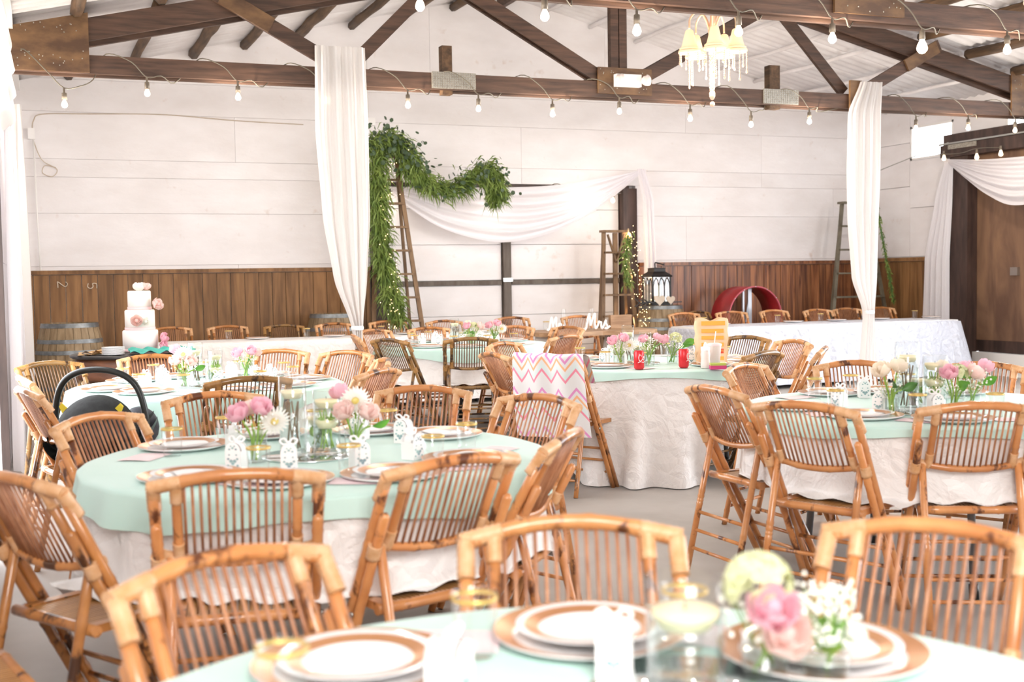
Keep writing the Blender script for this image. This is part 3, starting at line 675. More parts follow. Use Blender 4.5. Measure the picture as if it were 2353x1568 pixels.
HR = [(7.571, 13.2, -92, 0), (8.273, 13.2, -96, 0), (8.95, 13.25, -88, 0), (9.319, 13.05, -92, 1), (9.952, 13.15, -96, 1), (10.6, 13.15, -92, 1)]
ORD = ['first', 'second', 'third', 'fourth', 'fifth', 'sixth']
for i, (x, y, d, k) in enumerate(HL):
    if i == 5: x = 4.3
    chair(x, y, d, k, False, '%s bamboo chair behind the left white long table, %s from the left' % (ORD[i] and TONE[k], ORD[i]), 'chairs behind the long tables')
for i, (x, y, d, k) in enumerate(HM): chair(x, y, d, k, False, '%s bamboo chair at the %s end of the wooden sweetheart table' % (TONE[k], ('left', 'right')[i]), 'chairs behind the long tables')
for i, (x, y, d, k) in enumerate(HR):
    if i == 3: x = 9.5
    if i == 4: x = 10.05
    chair(x, y, d, k, False, '%s bamboo chair behind the right white long table, %s from the left' % (TONE[k], ORD[i]), 'chairs behind the long tables')
chair(8.02, 13.62, -70, 2, False, 'dark bamboo chair standing against the red-brown boards beside the lantern barrel', 'chairs behind the long tables')

# ------------------------------------------------------------------ round tables and cloths
TOP = .735
def hemfun(t, R, hem, near):
    """ground cloth: falls from the table edge; where a chair stands close the hem rests on its seat"""
    cx, cy = TAB[t]
    seats = []
    for c in CH:
        if c[0] != t: continue
        d = math.hypot(c[1] - cx, c[2] - cy)
        if d < 1.22: seats.append((math.atan2(c[2] - cy, c[1] - cx), d))
    ph = random.uniform(0, 6); nf = 17
    total = TOP - hem
    def fn(u, v):
        a = 2 * PI * u
        if v < .12: r = R * v / .12; return (r * math.cos(a), r * math.sin(a), TOP - .004)
        s = (v - .12) / .88 * total; z = TOP - .004 - s
        f = (s / .7)
        r = R + .012 * min(1, s * 30) + .055 * f + (.018 + .03 * f) * f * math.sin(nf * a + ph + .8 * math.sin(3 * a)) + .012 * f * math.sin(29 * a + 2 * ph)
        for sa, d in seats:
            da = abs((a - sa + PI) % (2 * PI) - PI) * R
            if da < .30:
                k = min(1, (.30 - da) / .08); zs = .447
                if z < zs:
                    ext = (zs - z) * k; lim = max(0, d - .20 - r); r += min(ext, lim) * (.9 + .1 * math.sin(a * 40)); z = z + (zs + .008 * math.sin(a * 33 + 5 * ext) - z) * k
        return (r * math.cos(a), r * math.sin(a), max(z, .004))
    return fn
def round_table(t, hem, ovl, rot, cf=.06, cloth='white_satin'):
    cx, cy = TAB[t]; R = .762
    tb = thing('round_table', 'round folding table under white and mint cloths, %s' % TN[t], 'table', (cx, cy, 0), 0, 'round guest tables')
    MB().lathe([(0, TOP - .03), (R - .01, TOP - .03), (R - .003, TOP - .02), (R - .003, TOP - .012), (0, TOP - .008)], 64).build('tabletop', G['white_paint'], tb)
    for k in range(4):
        a = PI / 4 + k * PI / 2 + .5
        lg = MB().tube([(.46 * math.cos(a), .46 * math.sin(a), TOP - .03), (.52 * math.cos(a), .52 * math.sin(a), .05)], .016, 10).build('leg', G['grey_leg'], tb)
        MB().tube([(.515 * math.cos(a), .515 * math.sin(a), .06), (.522 * math.cos(a), .522 * math.sin(a), 0)], .02, 10).build('rubber_foot', G['black_plastic'], lg)
    c = MB().grid(hemfun(t, R, hem, None), 200, 30, True).build('tablecloth', G[cloth], None, (cx, cy, 0)); tag(c, 'white crinkled satin cloth hanging on %s' % TN[t], 'tablecloth', 'white round tablecloths')
    ph = random.uniform(0, 6)
    def fo(u, v):
        a = 2 * PI * u
        if v < .25: r = (R + .002) * v / .25; return (r * math.cos(a), r * math.sin(a), TOP)
        b_ = a - rot; ed = ovl * (1 + cf * math.sin(2 * b_) ** 2); drop = max(.03, ed - R)
        s = (v - .25) / .75 * drop; c0 = min(1, s / .02)
        f = s / .3; r = R + .002 + .022 * c0 + .06 * f + .03 * f * math.sin(22 * a + ph) + .02 * f * math.sin(9 * a + 2)
        return (r * math.cos(a), r * math.sin(a), TOP - .002 - max(0, s - .012 * c0))
    o_ = MB().grid(fo, 180, 16, True).build('mint_overlay', G['mint_cloth'], None, (cx, cy, .003)); tag(o_, 'pale mint square overlay draped on %s' % TN[t], 'tablecloth', 'mint overlays')
round_table('T1', .34, .84, math.radians(-10), .06); round_table('T2', .25, .85, math.radians(-52), .26); round_table('T3', .03, .84, math.radians(30))
round_table('T4', .012, .815, math.radians(65), .05); round_table('T5', .33, .808, math.radians(58), .04); round_table('T6', .34, .90, math.radians(40))

# ------------------------------------------------------------------ place settings
def charger():
    t = obj('charger_plate', None)
    MB().lathe([(0, .002), (.1, .002), (.13, .006), (.160, .015), (.163, .014), (.16, .011), (.13, .001), (0, 0)], 48).build('plate', G['porcelain'], t)
    MB().lathe([(.129, .0069), (.1615, .0158)], 48).build('copper_band', G['copper'], t); return t
def dplate():
    t = obj('dinner_plate', None)
    MB().lathe([(0, .002), (.075, .002), (.09, .008), (.122, .016), (.124, .015), (.09, .004), (.07, 0), (0, 0)], 48).build('plate', G['porcelain'], t)
    MB().lathe([(.086, .0078), (.109, .0136)], 48).build('copper_band', G['copper'], t); return t
def tumbler():
    t = obj('tumbler', None)
    MB().lathe([(.0, .0), (.029, .0), (.031, .02), (.0365, .1), (.0372, .101)], 28).build('cup', G['clear_glass'], t)
    MB().lathe([(.0363, .089), (.0370, .089), (.0376, .096), (.0369, .096)], 28).build('gold_band', G['gold'], t); return t
def favor():
    t = obj('favor_box', None); wd, dp, h = .052, .052, .058
    MB().box((0, 0, h / 2), (wd - .002, dp - .002, h)).build('box', G['white_card'], t)
    pts = [(-wd / 2, 0), (wd / 2, 0), (wd / 2, h)] + [(wd / 2 * math.cos(a), h + .03 * math.sin(a)) for a in [PI * k / 12 for k in range(1, 12)]] + [(-wd / 2, h)]
    for s in (-1, 1):
        p = MB().prism(pts, s * dp / 2 - .0008, s * dp / 2 + .0008, XZ).build('arch_panel', G['white_card'], t)
        mb = MB(); yy = s * (dp / 2 + .0009)
        for (cx, cz, r_) in ((0, .07, .0042), (-.011, .066, .0036), (.011, .066, .0036), (-.006, .076, .003), (.006, .076, .003), (-.015, .035, .004), (.015, .035, .004), (-.006, .028, .006), (.006, .028, .006), (0, .02, .005), (-.016, .014, .0035), (.016, .014, .0035), (-.012, .048, .003), (.012, .048, .003)):
            mb.prism([(cx + r_ * math.cos(q * PI / 3) * (1.25 if q % 3 == 0 else .8), cz + r_ * math.sin(q * PI / 3)) for q in range(6)], yy - .0004, yy + .0004, XZ)
        tag(mb.build('cut_pattern', G['cutout'], p), kind='stuff')
    for s in (-1, 1):
        q = MB().grid(lambda u, v, s=s: (s * (wd / 2) * math.cos(v * PI / 2), (u - .5) * dp * .6, h + .028 * math.sin(v * PI / 2)), 2, 8); q.build('side_flap', G['white_card'], t)
        MB().tube(bez([(0, 0, h + .028), (s * .012, .006, h + .045), (s * .027, .008, h + .04), (s * .018, .004, h + .028), (0, 0, h + .03)], 4), .0035, 6).build('ribbon_loop', G['white_card'], t)
    MB().ball((0, 0, h + .032), .007, 8, 5).build('ribbon_knot', G['white_card'], t)
    return t
def napkin(m, n, sx, sy, curl):
    return MB().grid(lambda u, v: ((u - .5) * sx, (v - .5) * sy, .001 + curl * math.sin(u * PI) * (.6 + .4 * v)), 8, 6).build(n, G[m])
PC, PD, PT, PF = charger(), dplate(), tumbler(), favor(); PN = napkin('pink_napkin', 'pink_napkin', .12, .17, .002); PK = napkin('white_card', 'menu_card', .09, .16, .006)
first = {}
def place(proto, x, y, z, rz, label, cat, group):
    if proto.name not in first: first[proto.name] = 1; o_ = proto
    else: o_ = copy_tree(proto)
    o_.location = (x, y, z); o_.rotation_euler = (0, 0, rz); return tag(o_, label, cat, group)
MIN = {('T6', 11)}
for i, c in enumerate(CH):
    t = c[0]
    if (t, i) in MIN: continue
    cx, cy = TAB[t]; k = SEAT[t][i]; sec = SEC[k] if k < 8 else 'outer'
    a = math.atan2(c[2] - cy, c[1] - cx); ox, oy = math.cos(a), math.sin(a); lx, ly = -oy, ox   # l: the sitter's right hand side
    sfx = 'at the %s seat of %s' % (sec, TN[t]); z = TOP + .004; jj = random.uniform
    x, y = cx + ox * .565, cy + oy * .565
    place(PC, x, y, z, 0, 'copper-banded white charger plate ' + sfx, 'plate', 'charger plates')
    place(PD, x, y, z + .009, 0, 'white copper-ringed plate ' + sfx, 'plate', 'dinner plates')
    if t != 'T6': place(PK, x, y, z + .014, a + jj(-.6, .6), 'folded white menu card ' + sfx, 'card', 'menu cards')
    place(PN, cx + ox * .55 + lx * .235, cy + oy * .55 + ly * .235, z, a + jj(-.25, .25), 'pale pink paper napkin ' + sfx, 'napkin', 'pink napkins')
    place(PT, cx + ox * .47 + lx * .19, cy + oy * .47 + ly * .19, z + .003, 0, 'clear tumbler with gold rim ' + sfx, 'glass', 'gold-rimmed tumblers')
    if (t, i) != ('T6', 10): place(PF, cx + ox * .365 - lx * .02, cy + oy * .365 - ly * .02, z, a + PI / 2 + jj(-.6, .6), 'white arched cut-paper favor box ' + sfx, 'box', 'favor boxes')

# ------------------------------------------------------------------ centrepieces
def petal(mb, M, L, wd, cup, curl):
    mb.grid(lambda u, v: ((u - .5) * wd * math.sin(PI * min(1, .15 + v * .75)), cup * math.sin(v * PI * .6) * (1 - 1.2 * (u - .5) ** 2) - curl * v ** 3, L * v), 4, 5, M=M)
def rose(r):
    mb = MB(); mb.ball((0, 0, r * .9), r * .42, 8, 6, (1, 1, 1.35))
    for ring, (n, tilt, L, off) in enumerate(((3, .12, 1.55, .18), (4, .32, 1.6, .25), (5, .6, 1.5, .3))):
        for k in range(n):
            a = 2 * PI * k / n + ring * .7
            petal(mb, Matrix.Rotation(a, 4, 'Z') @ Matrix.Translation((0, -r * off, r * .12)) @ Matrix.Rotation(tilt, 4, 'X'), r * L, r * 1.35, -r * .32, -r * .35 * ring * .4)
    return mb
def gerbera(r):
    mb = MB()
    for ring, (n, tl, L) in enumerate(((22, 1.25, 1), (20, 1.05, .85), (16, .8, .55))):
        for k in range(n): petal(mb, Matrix.Rotation(2 * PI * k / n + ring, 4, 'Z') @ Matrix.Rotation(tl, 4, 'X'), r * L, r * .2, -r * .06, 0)
    return mb
def leafm(L, wd):
    return MB().grid(lambda u, v: ((u - .5) * wd * math.sin(PI * (v * .96 + .04)), .12 * L * math.sin(PI * v) + abs(u - .5) * wd * .3, L * v), 4, 7)
def aim(p, d, roll=0):
    d = Vector(d).normalized(); q = d.to_track_quat('Z', 'Y'); return Matrix.Translation(p) @ q.to_matrix().to_4x4() @ Matrix.Rotation(roll, 4, 'Z')
MESH = {}
def mm(key, fn):
    if key not in MESH: MESH[key] = fn()
    return MESH[key]
def arrangement(x, y, flowers, label, seed, jarh=.10, jr=.036, rz=0, z=None, breath=70, spread=.075):
    rg = random.Random(seed); t = thing('flower_jar', label, 'flowers', (x, y, TOP + .006 if z is None else z), rz, 'flower jars on the tables')
    j = mm(('jar', jarh, jr), lambda: MB().lathe([(0, .0), (jr * .9, .0), (jr, .02), (jr, jarh), (jr + .0015, jarh + .001)], 24).mesh('jar', G['clear_glass'])); obj('jar', j, t)
    obj('water', mm(('wat', jarh, jr), lambda: MB().lathe([(0, .006), (jr * .9, .007), (jr * .97, .02), (jr * .97, jarh * .62), (0, jarh * .62)], 20).mesh('water', G['water'])), t)
    st = MB()
    for (kind, dx, dy, dz, r, col) in flowers:
        p = (dx, dy, jarh + dz); b0 = (rg.uniform(-.6, .6) * jr, rg.uniform(-.6, .6) * jr, .008)
        mid = (dx * .35, dy * .35, jarh * .8); st.tube(bez([b0, mid, p], 4), .0035, 5)
        d = (dx * 5, dy * 5, .35 if kind != 'g' else .25)
        if kind == 'r': me = mm(('r', col), lambda: rose(.03).mesh('rose', G[col])); o_ = obj('rose', me, t)
        elif kind == 'g':
            me = mm(('g', col), lambda: gerbera(.045).mesh('gerbera', G[col])); o_ = obj('gerbera', me, t)
            obj('flower_eye', mm('eye', lambda: MB().ball((0, 0, .006), .012, 10, 5, (1, 1, .5)).mesh('flower_eye', G['daisy_eye'])), o_)
        elif kind == 'h':
            def hy():
                mb = MB(); q = random.Random(2)
                for _ in range(70):
                    a, e_ = q.uniform(0, 2 * PI), math.asin(q.uniform(-.3, 1)); M = aim((.032 * math.cos(a) * math.cos(e_), .032 * math.sin(a) * math.cos(e_), .015 + .03 * math.sin(e_)), (math.cos(a) * math.cos(e_), math.sin(a) * math.cos(e_), math.sin(e_)), q.uniform(0, 6))
                    for w_ in range(4): petal(mb, M @ Matrix.Rotation(w_ * PI / 2, 4, 'Z') @ Matrix.Rotation(1.2, 4, 'X'), .011, .012, 0, 0)
                return mb.mesh('hydrangea', G[col])
            o_ = obj('hydrangea', mm(('h', col), hy), t)
        elif kind == 'l': o_ = obj('leaf', mm(('l', col), lambda: leafm(.09, .05).mesh('leaf', G[col])), t); d = (dx * 6, dy * 6, .12)
        sc = r / (.045 if kind == 'g' else .03 if kind in 'rh' else .03)
        if kind == 'g': d = (-.35, -.75, .55)
        o_.matrix_local = aim(p, d, rg.uniform(0, 6)) @ Matrix.Scale(sc, 4)
    st.build('stems', G['stem_green'], t)['kind'] = 'stuff'
    if breath:
        mb = MB(); sm_ = MB()
        for _ in range(breath):
            a = rg.uniform(0, 2 * PI); q = spread * math.sqrt(rg.random()); p = (q * math.cos(a), q * math.sin(a), jarh + rg.uniform(.0, .085)); mb.ball(p, rg.uniform(.003, .0052), 5, 4)
            if _ % 3 == 0: sm_.tube([(p[0] * .3, p[1] * .3, jarh * .7), p], .0008, 3, False)
        mb.build('babys_breath', G['breath_white'], t)['kind'] = 'stuff'; sm_.build('breath_stems', G['stem_green'], t)['kind'] = 'stuff'
    return t
def vase(x, y, h, r, wl, label, inside='twig', n=1):
    t = thing('candle_vase', label, 'vase', (x, y, TOP + .012), 0, 'cylinder vases with floating candles')
    MB().lathe([(0, 0), (r, 0), (r, h), (r - .002, h + .0015), (r - .003, h)], 32).build('cylinder', G['clear_glass'], t)
    MB().lathe([(0, .013), (r - .004, .013), (r - .004, wl), (0, wl)], 28).build('water', G['water'], t)
    for i in range(n): 
        zc = wl - .008 - .07 * i
        cd = MB().lathe([(0, zc - .012), (r * .62, zc - .012), (r * .84, zc + .006), (r * .86, zc + .016), (r * .2, zc + .018), (0, zc + .014)], 24).build('floating_candle', G['candle_wax'], t)
        MB().tube([(0, 0, zc + .012), (0, 0, zc + .026)], .0012, 4).build('wick', G['black_plastic'], cd)
    mb = MB()
    for k in range(5 if inside else 0):
        a = k * 1.3; q = r * .5; mb.tube(bez([(q * math.cos(a), q * math.sin(a), .02), (q * math.cos(a + .8) * .6, q * math.sin(a + .8) * .6, wl * .45), (q * math.cos(a + 1.5), q * math.sin(a + 1.5), wl * .85)], 4), .003, 5)
        if inside == 'leaf': mb.ball((q * math.cos(a + 1.2), q * math.sin(a + 1.2), wl * .6), .012, 6, 4, (1, 1, 1.6))
    if inside: mb.build('sprigs', G['stem_green' if inside == 'leaf' else 'ladder_wood'], t)['kind'] = 'stuff'
def mirror(x, y, t, r=.16):
    m = thing('mirror_tray', 'round mirror tray under the vases on %s' % TN[t], 'tray', (x, y, TOP + .004), 0, 'mirror trays')
    MB().lathe([(0, .0), (r, 0), (r + .004, .003), (r, .006), (0, .006)], 40).build('mirror', G['mirror'], m)
def centre(t, cx, cy, arr, tall=.26, rad=.042):
    mirror(cx, cy, t)
    vase(cx - .05, cy + .02, tall, rad, tall * .78, 'tallest cylinder vase with floating candle on %s' % TN[t], 'twig')
    vase(cx + .055, cy - .03, tall * .80, rad, tall * .66, 'middle cylinder vase with two floating candles on %s' % TN[t], 'leaf', 2)
    vase(cx + .05, cy + .075, tall * .58, rad, tall * .4, 'shortest cylinder vase behind the others on %s' % TN[t], 'leaf')
    for k, (dx, dy, fl, lab, br) in enumerate(arr): arrangement(cx + dx, cy + dy, fl, lab + ' on ' + TN[t], ord(t[1]) * 7 + k, breath=br)
FA = [('r', -.045, -.02, .045, .034, 'rose_pink'), ('r', .01, -.03, .06, .034, 'rose_pink'), ('g', .06, -.03, .03, .055, 'petal_white'), ('r', -.01, .04, .05, .03, 'rose_blush')]
FBq = [('g', 0, -.02, .085, .055, 'petal_white'), ('r', -.035, -.03, .035, .034, 'rose_blush'), ('r', .025, -.04, .03, .034, 'rose_blush'), ('r', -.03, .04, .095, .03, 'rose_pink'), ('l', .06, 0, .0, .022, 'leaf_green')]
FC = [('r', -.045, -.01, .06, .036, 'rose_cream'), ('r', .03, .0, .07, .036, 'rose_cream'), ('r', .0, .045, .06, .034, 'rose_cream'), ('l', .03, -.03, .0, .024, 'leaf_dark'), ('l', .05, .02, -.02, .024, 'leaf_dark'), ('l', -.02, -.03, .01, .02, 'leaf_dark')]
FD = [('r', -.04, -.02, .05, .034, 'rose_pink'), ('r', .055, -.03, .05, .035, 'rose_blush'), ('h', .015, .0, .05, .034, 'hydrangea'), ('r', -.01, .05, .07, .03, 'rose_cream'), ('l', -.01, -.045, .01, .028, 'leaf_green'), ('l', .05, .03, .04, .026, 'leaf_green')]
FE = [('r', .045, -.01, .06, .033, 'rose_pink'), ('r', -.03, .0, .055, .032, 'rose_pink'), ('l', .02, -.03, .01, .024, 'leaf_green')]
centre('T1', .83, 3.99, [(-.19, -.06, FA, 'jar of pink roses and white gerbera', 60), (.14, -.08, FBq, 'jar of white gerbera and blush roses', 40)], .27, .046)
centre('T2', .86, 7.0, [(-.13, -.1, FBq, 'jar of white gerbera and pink rose', 80), (.28, .3, [('r', -.04, -.02, .04, .034, 'rose_pink'), ('r', .02, -.03, .05, .034, 'rose_pink'), ('r', .05, .02, .04, .034, 'rose_blush'), ('l', 0, -.03, 0, .02, 'leaf_green')], 'jar of three pink roses', 80)], .24, .042)
centre('T3', 3.5, 10.1, [(.0, -.3, FD, 'jar of yellow-green hydrangea and pink roses', 50), (.25, -.2, FA, 'jar of pink roses and baby\'s breath', 120)], .22, .042)
centre('T4', 3.72, 7.12, [(-.19, -.12, FA, 'leftmost jar of pink roses', 140), (-.03, -.24, FE, 'middle jar of pink roses', 110), (.2, -.14, [('h', .02, 0, .05, .036, 'hydrangea'), ('r', -.05, -.01, .04, .034, 'rose_pink'), ('l', .07, -.02, .02, .034, 'leaf_green'), ('l', .05, -.05, 0, .026, 'leaf_green')], 'jar of hydrangea with broad green leaves', 80)], .25, .042)
centre('T5', 3.45, 4.02, [(-.15, .0, FC, 'jar of cream roses with dark leaves', 30), (.08, -.12, FD, 'jar of pink roses and hydrangea with green leaf', 40), (.24, -.05, FE, 'jar of deep pink roses at the right side', 70)], .29, .05)
mirror(.85, 1.46, 'T6', .15)
vase(.86, 1.50, .15, .058, .095, 'wide cylinder vase with cream floating candles on the nearest table', None, 1)
arrangement(.985, 1.48, [('h', -.01, .0, .055, .042, 'hydrangea'), ('r', -.02, -.045, .03, .034, 'rose_pink'), ('r', -.01, -.055, -.005, .034, 'rose_blush'), ('l', .05, -.02, -.02, .028, 'leaf_green')], 'blurred jar of hydrangea, pink roses and leaf on the nearest table', 5, jarh=.062, breath=40)
arrangement(1.055, 1.43, [('r', .03, -.02, .0, .016, 'petal_white')], 'blurred jar of white baby\'s breath on the nearest table', 6, jarh=.055, breath=170, spread=.05)
# stirring straw in a tumbler on the front left table
tag(MB().tube([(1.08, 4.28, TOP + .01), (1.13, 4.29, TOP + .16)], .004, 6).build('drinking_straw', G['white_card']), 'white drinking straw leaning in a tumbler on the front left table', 'straw')

# ------------------------------------------------------------------ long tables
def long_table(name, x0, x1, y0, y1, hem, label, mat, clabel):
    cx, cy = (x0 + x1) / 2, (y0 + y1) / 2
    t = thing('long_table', label, 'table', (cx, cy, 0))
    MB().box((0, 0, TOP - .025), (x1 - x0 - .02, y1 - y0 - .02, .03)).build('tabletop', G['white_paint'], t)
    for sx in (-1, 1):
        for sy in (-1, 1): MB().tube([(sx * (x1 - x0) * .42, sy * (y1 - y0) * .38, TOP - .03), (sx * (x1 - x0) * .42, sy * (y1 - y0) * .38, 0)], .015, 8).build('leg', G['grey_leg'], t)
    P = []; hx_, hy_ = (x1 - x0) / 2, (y1 - y0) / 2; N = []
    def side(a, b_, n):
        for i in range(n): q = i / n; P.append((a[0] + (b_[0] - a[0]) * q, a[1] + (b_[1] - a[1]) * q))
    side((-hx_, -hy_), (hx_, -hy_), 150); side((hx_, -hy_), (hx_, hy_), 34); side((hx_, hy_), (-hx_, hy_), 60); side((-hx_, hy_), (-hx_, -hy_), 34)
    n = len(P)
    def fn(u, v):
        x, y = P[int(round(u * n)) % n]; L = math.hypot(x, y)
        if v < .15: return (x * v / .15, y * v / .15, TOP - .003)
        s = (v - .15) / .85 * (TOP - hem); f = s / .7
        nx = x / hx_ if abs(x) > hx_ * .985 else 0; ny = y / hy_ if abs(y) > hy_ * .98 else 0
        corner = 1 if (abs(x) > hx_ - .12 and abs(y) > hy_ - .12) else 0
        w_ = .01 + .05 * f + .03 * f * math.sin(x * 17 + y * 13 + 1.5 * math.sin(x * 5)) + .012 * f * math.sin(x * 37 + 2) + corner * .10 * f
        l2 = math.hypot(nx, ny) or 1
        return (x + nx / l2 * w_, y + ny / l2 * w_, TOP - .003 - s)
    tag(MB().grid(fn, n, 22, True).build('tablecloth', G[mat], None, (cx, cy, 0)), clabel, 'tablecloth')
long_table('l', 1.0, 4.62, 11.92, 12.58, .05, 'long folding table along the back left wall', 'white_satin', 'white cloth on the long table before the brown boards')
long_table('r', 6.85, 10.52, 11.55, 12.25, .05, 'long folding table along the back right wall', 'daylit_satin', 'daylight-tinted white cloth on the long table before the red drum')
for i, x in enumerate((1.75, 2.55, 3.35, 4.2)): 
    place(PT, x, 12.25, TOP + .005, 0, 'gold-rimmed tumbler on the left long table, %s from the left' % ORD[i], 'glass', 'gold-rimmed tumblers')
    place(PD, x + .3, 12.3, TOP + .005, 0, 'white plate on the left long table, %s from the left' % ORD[i], 'plate', 'dinner plates')
for i, x in enumerate((7.1, 8.12, 8.75, 9.4, 10.2)):
    place(PT, x, 11.9 + .02 * i, TOP + .005, 0, 'gold-rimmed tumbler on the right long table, %s from the left' % ORD[i], 'glass', 'gold-rimmed tumblers')
    place(PD, x + .28, 12.0, TOP + .005, 0, 'white plate on the right long table, %s from the left' % ORD[i], 'plate', 'dinner plates')
# sweetheart table: live-edge slab on barrels
t = thing('sweetheart_table', 'live-edge wooden slab table with script signs at back centre', 'table', (5.55, 11.7, 0))
pts = []
for k in range(40):
    a = 2 * PI * k / 40; q = max(abs(math.cos(a)), abs(math.sin(a))); pts.append((.7 * max(-1, min(1, math.cos(a) * 1.25)) + random.uniform(-.015, .015), .36 * max(-1, min(1, math.sin(a) * 1.25)) + random.uniform(-.02, .02)))
MB().prism(pts, .70, .745).build('slab', G['slab_wood'], t)
for sx in (-.42, .42): MB().lathe([(0, 0), (.2, 0), (.25, .2), (.26, .35), (.25, .5), (.21, .70), (0, .70)], 20, (sx, 0, 0)).build('pedestal', G['white_paint'], t)
def script(name, polys, x, y, z, h, label, base=True):
    t = thing(name, label, 'sign', (x, y, z)); M = Matrix(((h, 0, 0, 0), (0, 0, .02, 0), (0, h, 0, 0), (0, 0, 0, 1)))
    for pl in polys: MB().tube([(p.x * h, 0, p.y * h) for p in bez([(a, b_, 0) for a, b_ in pl], 6)], .012, 7).build('letter_stroke', G['white_card'], t)
    return t
Mst = [[(-.12, .06), (.0, .0), (.1, .1), (.22, .6), (.3, .92), (.36, 1.0), (.38, .6), (.42, .25)], [(.42, .25), (.55, .6), (.72, 1.0), (.76, .95), (.74, .5), (.78, .12), (.86, .1), (.98, .3)]]
rst = [[(.98, .3), (1.05, .52), (1.12, .44), (1.2, .46), (1.2, .2), (1.25, .06), (1.34, .14), (1.46, .4)]]
sst = [[(1.46, .4), (1.55, .58), (1.52, .4), (1.64, .2), (1.58, .04), (1.46, .08), (1.6, .03), (1.85, .2)]]
script('script_sign', Mst + rst + sst, 5.40, 11.52, .757, .165, 'white script sign reading Mrs on the sweetheart table')
script('script_sign', Mst + rst, 5.05, 11.70, .757, .13, 'white script sign reading Mr on the sweetheart table, left of Mrs')
tag(MB().box((6.0, 11.86, .82), (.26, .06, .15)).build('wood_block', G['slab_wood']), 'plain wooden box behind the Mrs sign', 'box')
place(PT, 5.12, 11.9, .748, 0, 'gold-rimmed tumbler on the left end of the sweetheart table', 'glass', 'gold-rimmed tumblers')
for i, (x, y) in enumerate(((5.3, 11.84), (5.62, 11.8))):
    f = thing('champagne_flute', 'clear champagne flute on the sweetheart table behind %s' % ('Mr', 'the start of Mrs')[i], 'glass', (x, y, .746), 0, 'champagne flutes')
    MB().lathe([(0, .004), (.03, .003), (.004, .012), (.004, .08), (.02, .11), (.026, .17), (.022, .23)], 18).build('bowl', G['clear_glass'], f)

# ------------------------------------------------------------------ things on the table with red cans
def can(x, y, rz, label):
    t = thing('soda_can', label, 'can', (x, y, TOP + .005), rz, 'red soda cans')
    MB().lathe([(0, .004), (.024, .0), (.033, .012), (.033, .108), (.027, .12), (.026, .122)], 24).build('can_body', G['coke_red'], t)
    MB().lathe([(.0266, .121), (.025, .1235), (.023, .119), (0, .119)], 20).build('can_lid', G['silver'], t)
    mb = MB()
    def on(px, pz): a = px / .0335; return (.0336 * math.sin(a), -.0336 * math.cos(a), pz)
    for pl in ([(-.006, .085), (-.018, .095), (-.024, .075), (-.018, .055), (-.004, .062), (.004, .072)], [(.004, .072), (.012, .084), (.018, .07), (.01, .06), (.004, .07), (.02, .082), (.03, .075)], [(-.03, .045), (-.012, .05), (.01, .046), (.03, .052)]):
        P = bez([(a, b_, 0) for a, b_ in pl], 5); mb.tube([on(p.x, p.y) for p in P], .002, 5)
    mb.build('script_logo', G['white_card'], t)
can(3.50, 6.66, .2, 'red soda can with white script in the middle of the table'); can(3.80, 6.62, .9, 'red soda can with white script beside the baby bottle')
t = thing('paper_bag', 'open paper takeaway bag with orange bands', 'bag', (4.1, 6.78, TOP + .004), math.radians(-24))
def bagf(u, v):
    P = [(-.1, -.055), (.1, -.055), (.1, .055), (-.1, .055)]; k = u * 4; i = int(k) % 4; q = k - int(k); a, b_ = P[i], P[(i + 1) % 4]
    sc = 1 + .06 * v; return ((a[0] + (b_[0] - a[0]) * q) * sc + .004 * math.sin(20 * v + 9 * u), (a[1] + (b_[1] - a[1]) * q) * (1 - .2 * v) + .006 * math.sin(6 * v + 30 * u), v * .30 + (.012 * math.sin(37 * u) if v > .98 else 0))
MB().grid(bagf, 48, 16, True).build('bag_sides', G['paper_bag'], t); MB().box((0, 0, .002), (.2, .11, .004)).build('bag_bottom', G['paper_bag'], t)
for z, x0, x1, h in ((.275, -.07, .085, .028), (.225, -.07, .075, .026), (.18, -.07, .075, .024), (.135, -.07, -.04, .026), (.135, .04, .075, .026), (.09, -.07, -.045, .024), (.05, -.07, -.045, .024), (.045, .05, .075, .024)):
    MB().box(((x0 + x1) / 2, -.0600 + .011 * (z / .30) - .004, z), (x1 - x0, .0012, h)).build('printed_band', G['bag_orange'], t)
MB().box((.062, -.0615, .092), (.024, .0012, .03)).build('logo_square', G['bag_red'], t)
MB().tube([(p.x + .062, -.0626, p.y + .092) for p in bez([(-.008, -.009, 0), (-.006, .008, 0), (-.001, .002, 0), (0, -.006, 0), (.001, .002, 0), (.006, .008, 0), (.008, -.009, 0)], 4)], .0012, 5).build('logo_letter', G['bag_orange'], t)
t = thing('takeaway_cup', 'translucent pink takeaway cup with lid and straw before the paper bag', 'cup', (3.99, 6.56, TOP + .005))
MB().lathe([(0, 0), (.033, 0), (.045, .14), (.046, .142)], 24).build('cup', G['frost_plastic'], t); MB().lathe([(.048, .138), (.048, .15), (.03, .156), (0, .156)], 24).build('lid', G['ribbon_pink'], t); MB().tube([(0, 0, .15), (.012, 0, .23)], .0035, 6).build('straw', G['white_card'], t)
t = thing('baby_bottle', 'frosted baby bottle beside the red can and takeaway cup', 'bottle', (3.9, 6.52, TOP + .005))
MB().lathe([(0, 0), (.03, 0), (.031, .03), (.028, .06), (.031, .09), (.026, .115)], 20).build('bottle_body', G['frost_plastic'], t); MB().lathe([(.029, .112), (.029, .135), (.012, .14)], 20).build('collar', G['porcelain'], t); MB().lathe([(.014, .138), (.012, .15), (.005, .165), (0, .168)], 14).build('teat', G['frost_plastic'], t)
t = thing('wipes_case', 'small magenta and lime plastic case at the table edge', 'case', (3.93, 6.42, TOP + .005), -.4)
MB().box((0, 0, .012), (.1, .07, .024)).build('case_body', G['magenta'], t); MB().box((0, 0, .031), (.095, .066, .014)).build('case_lid', G['lime'], t)
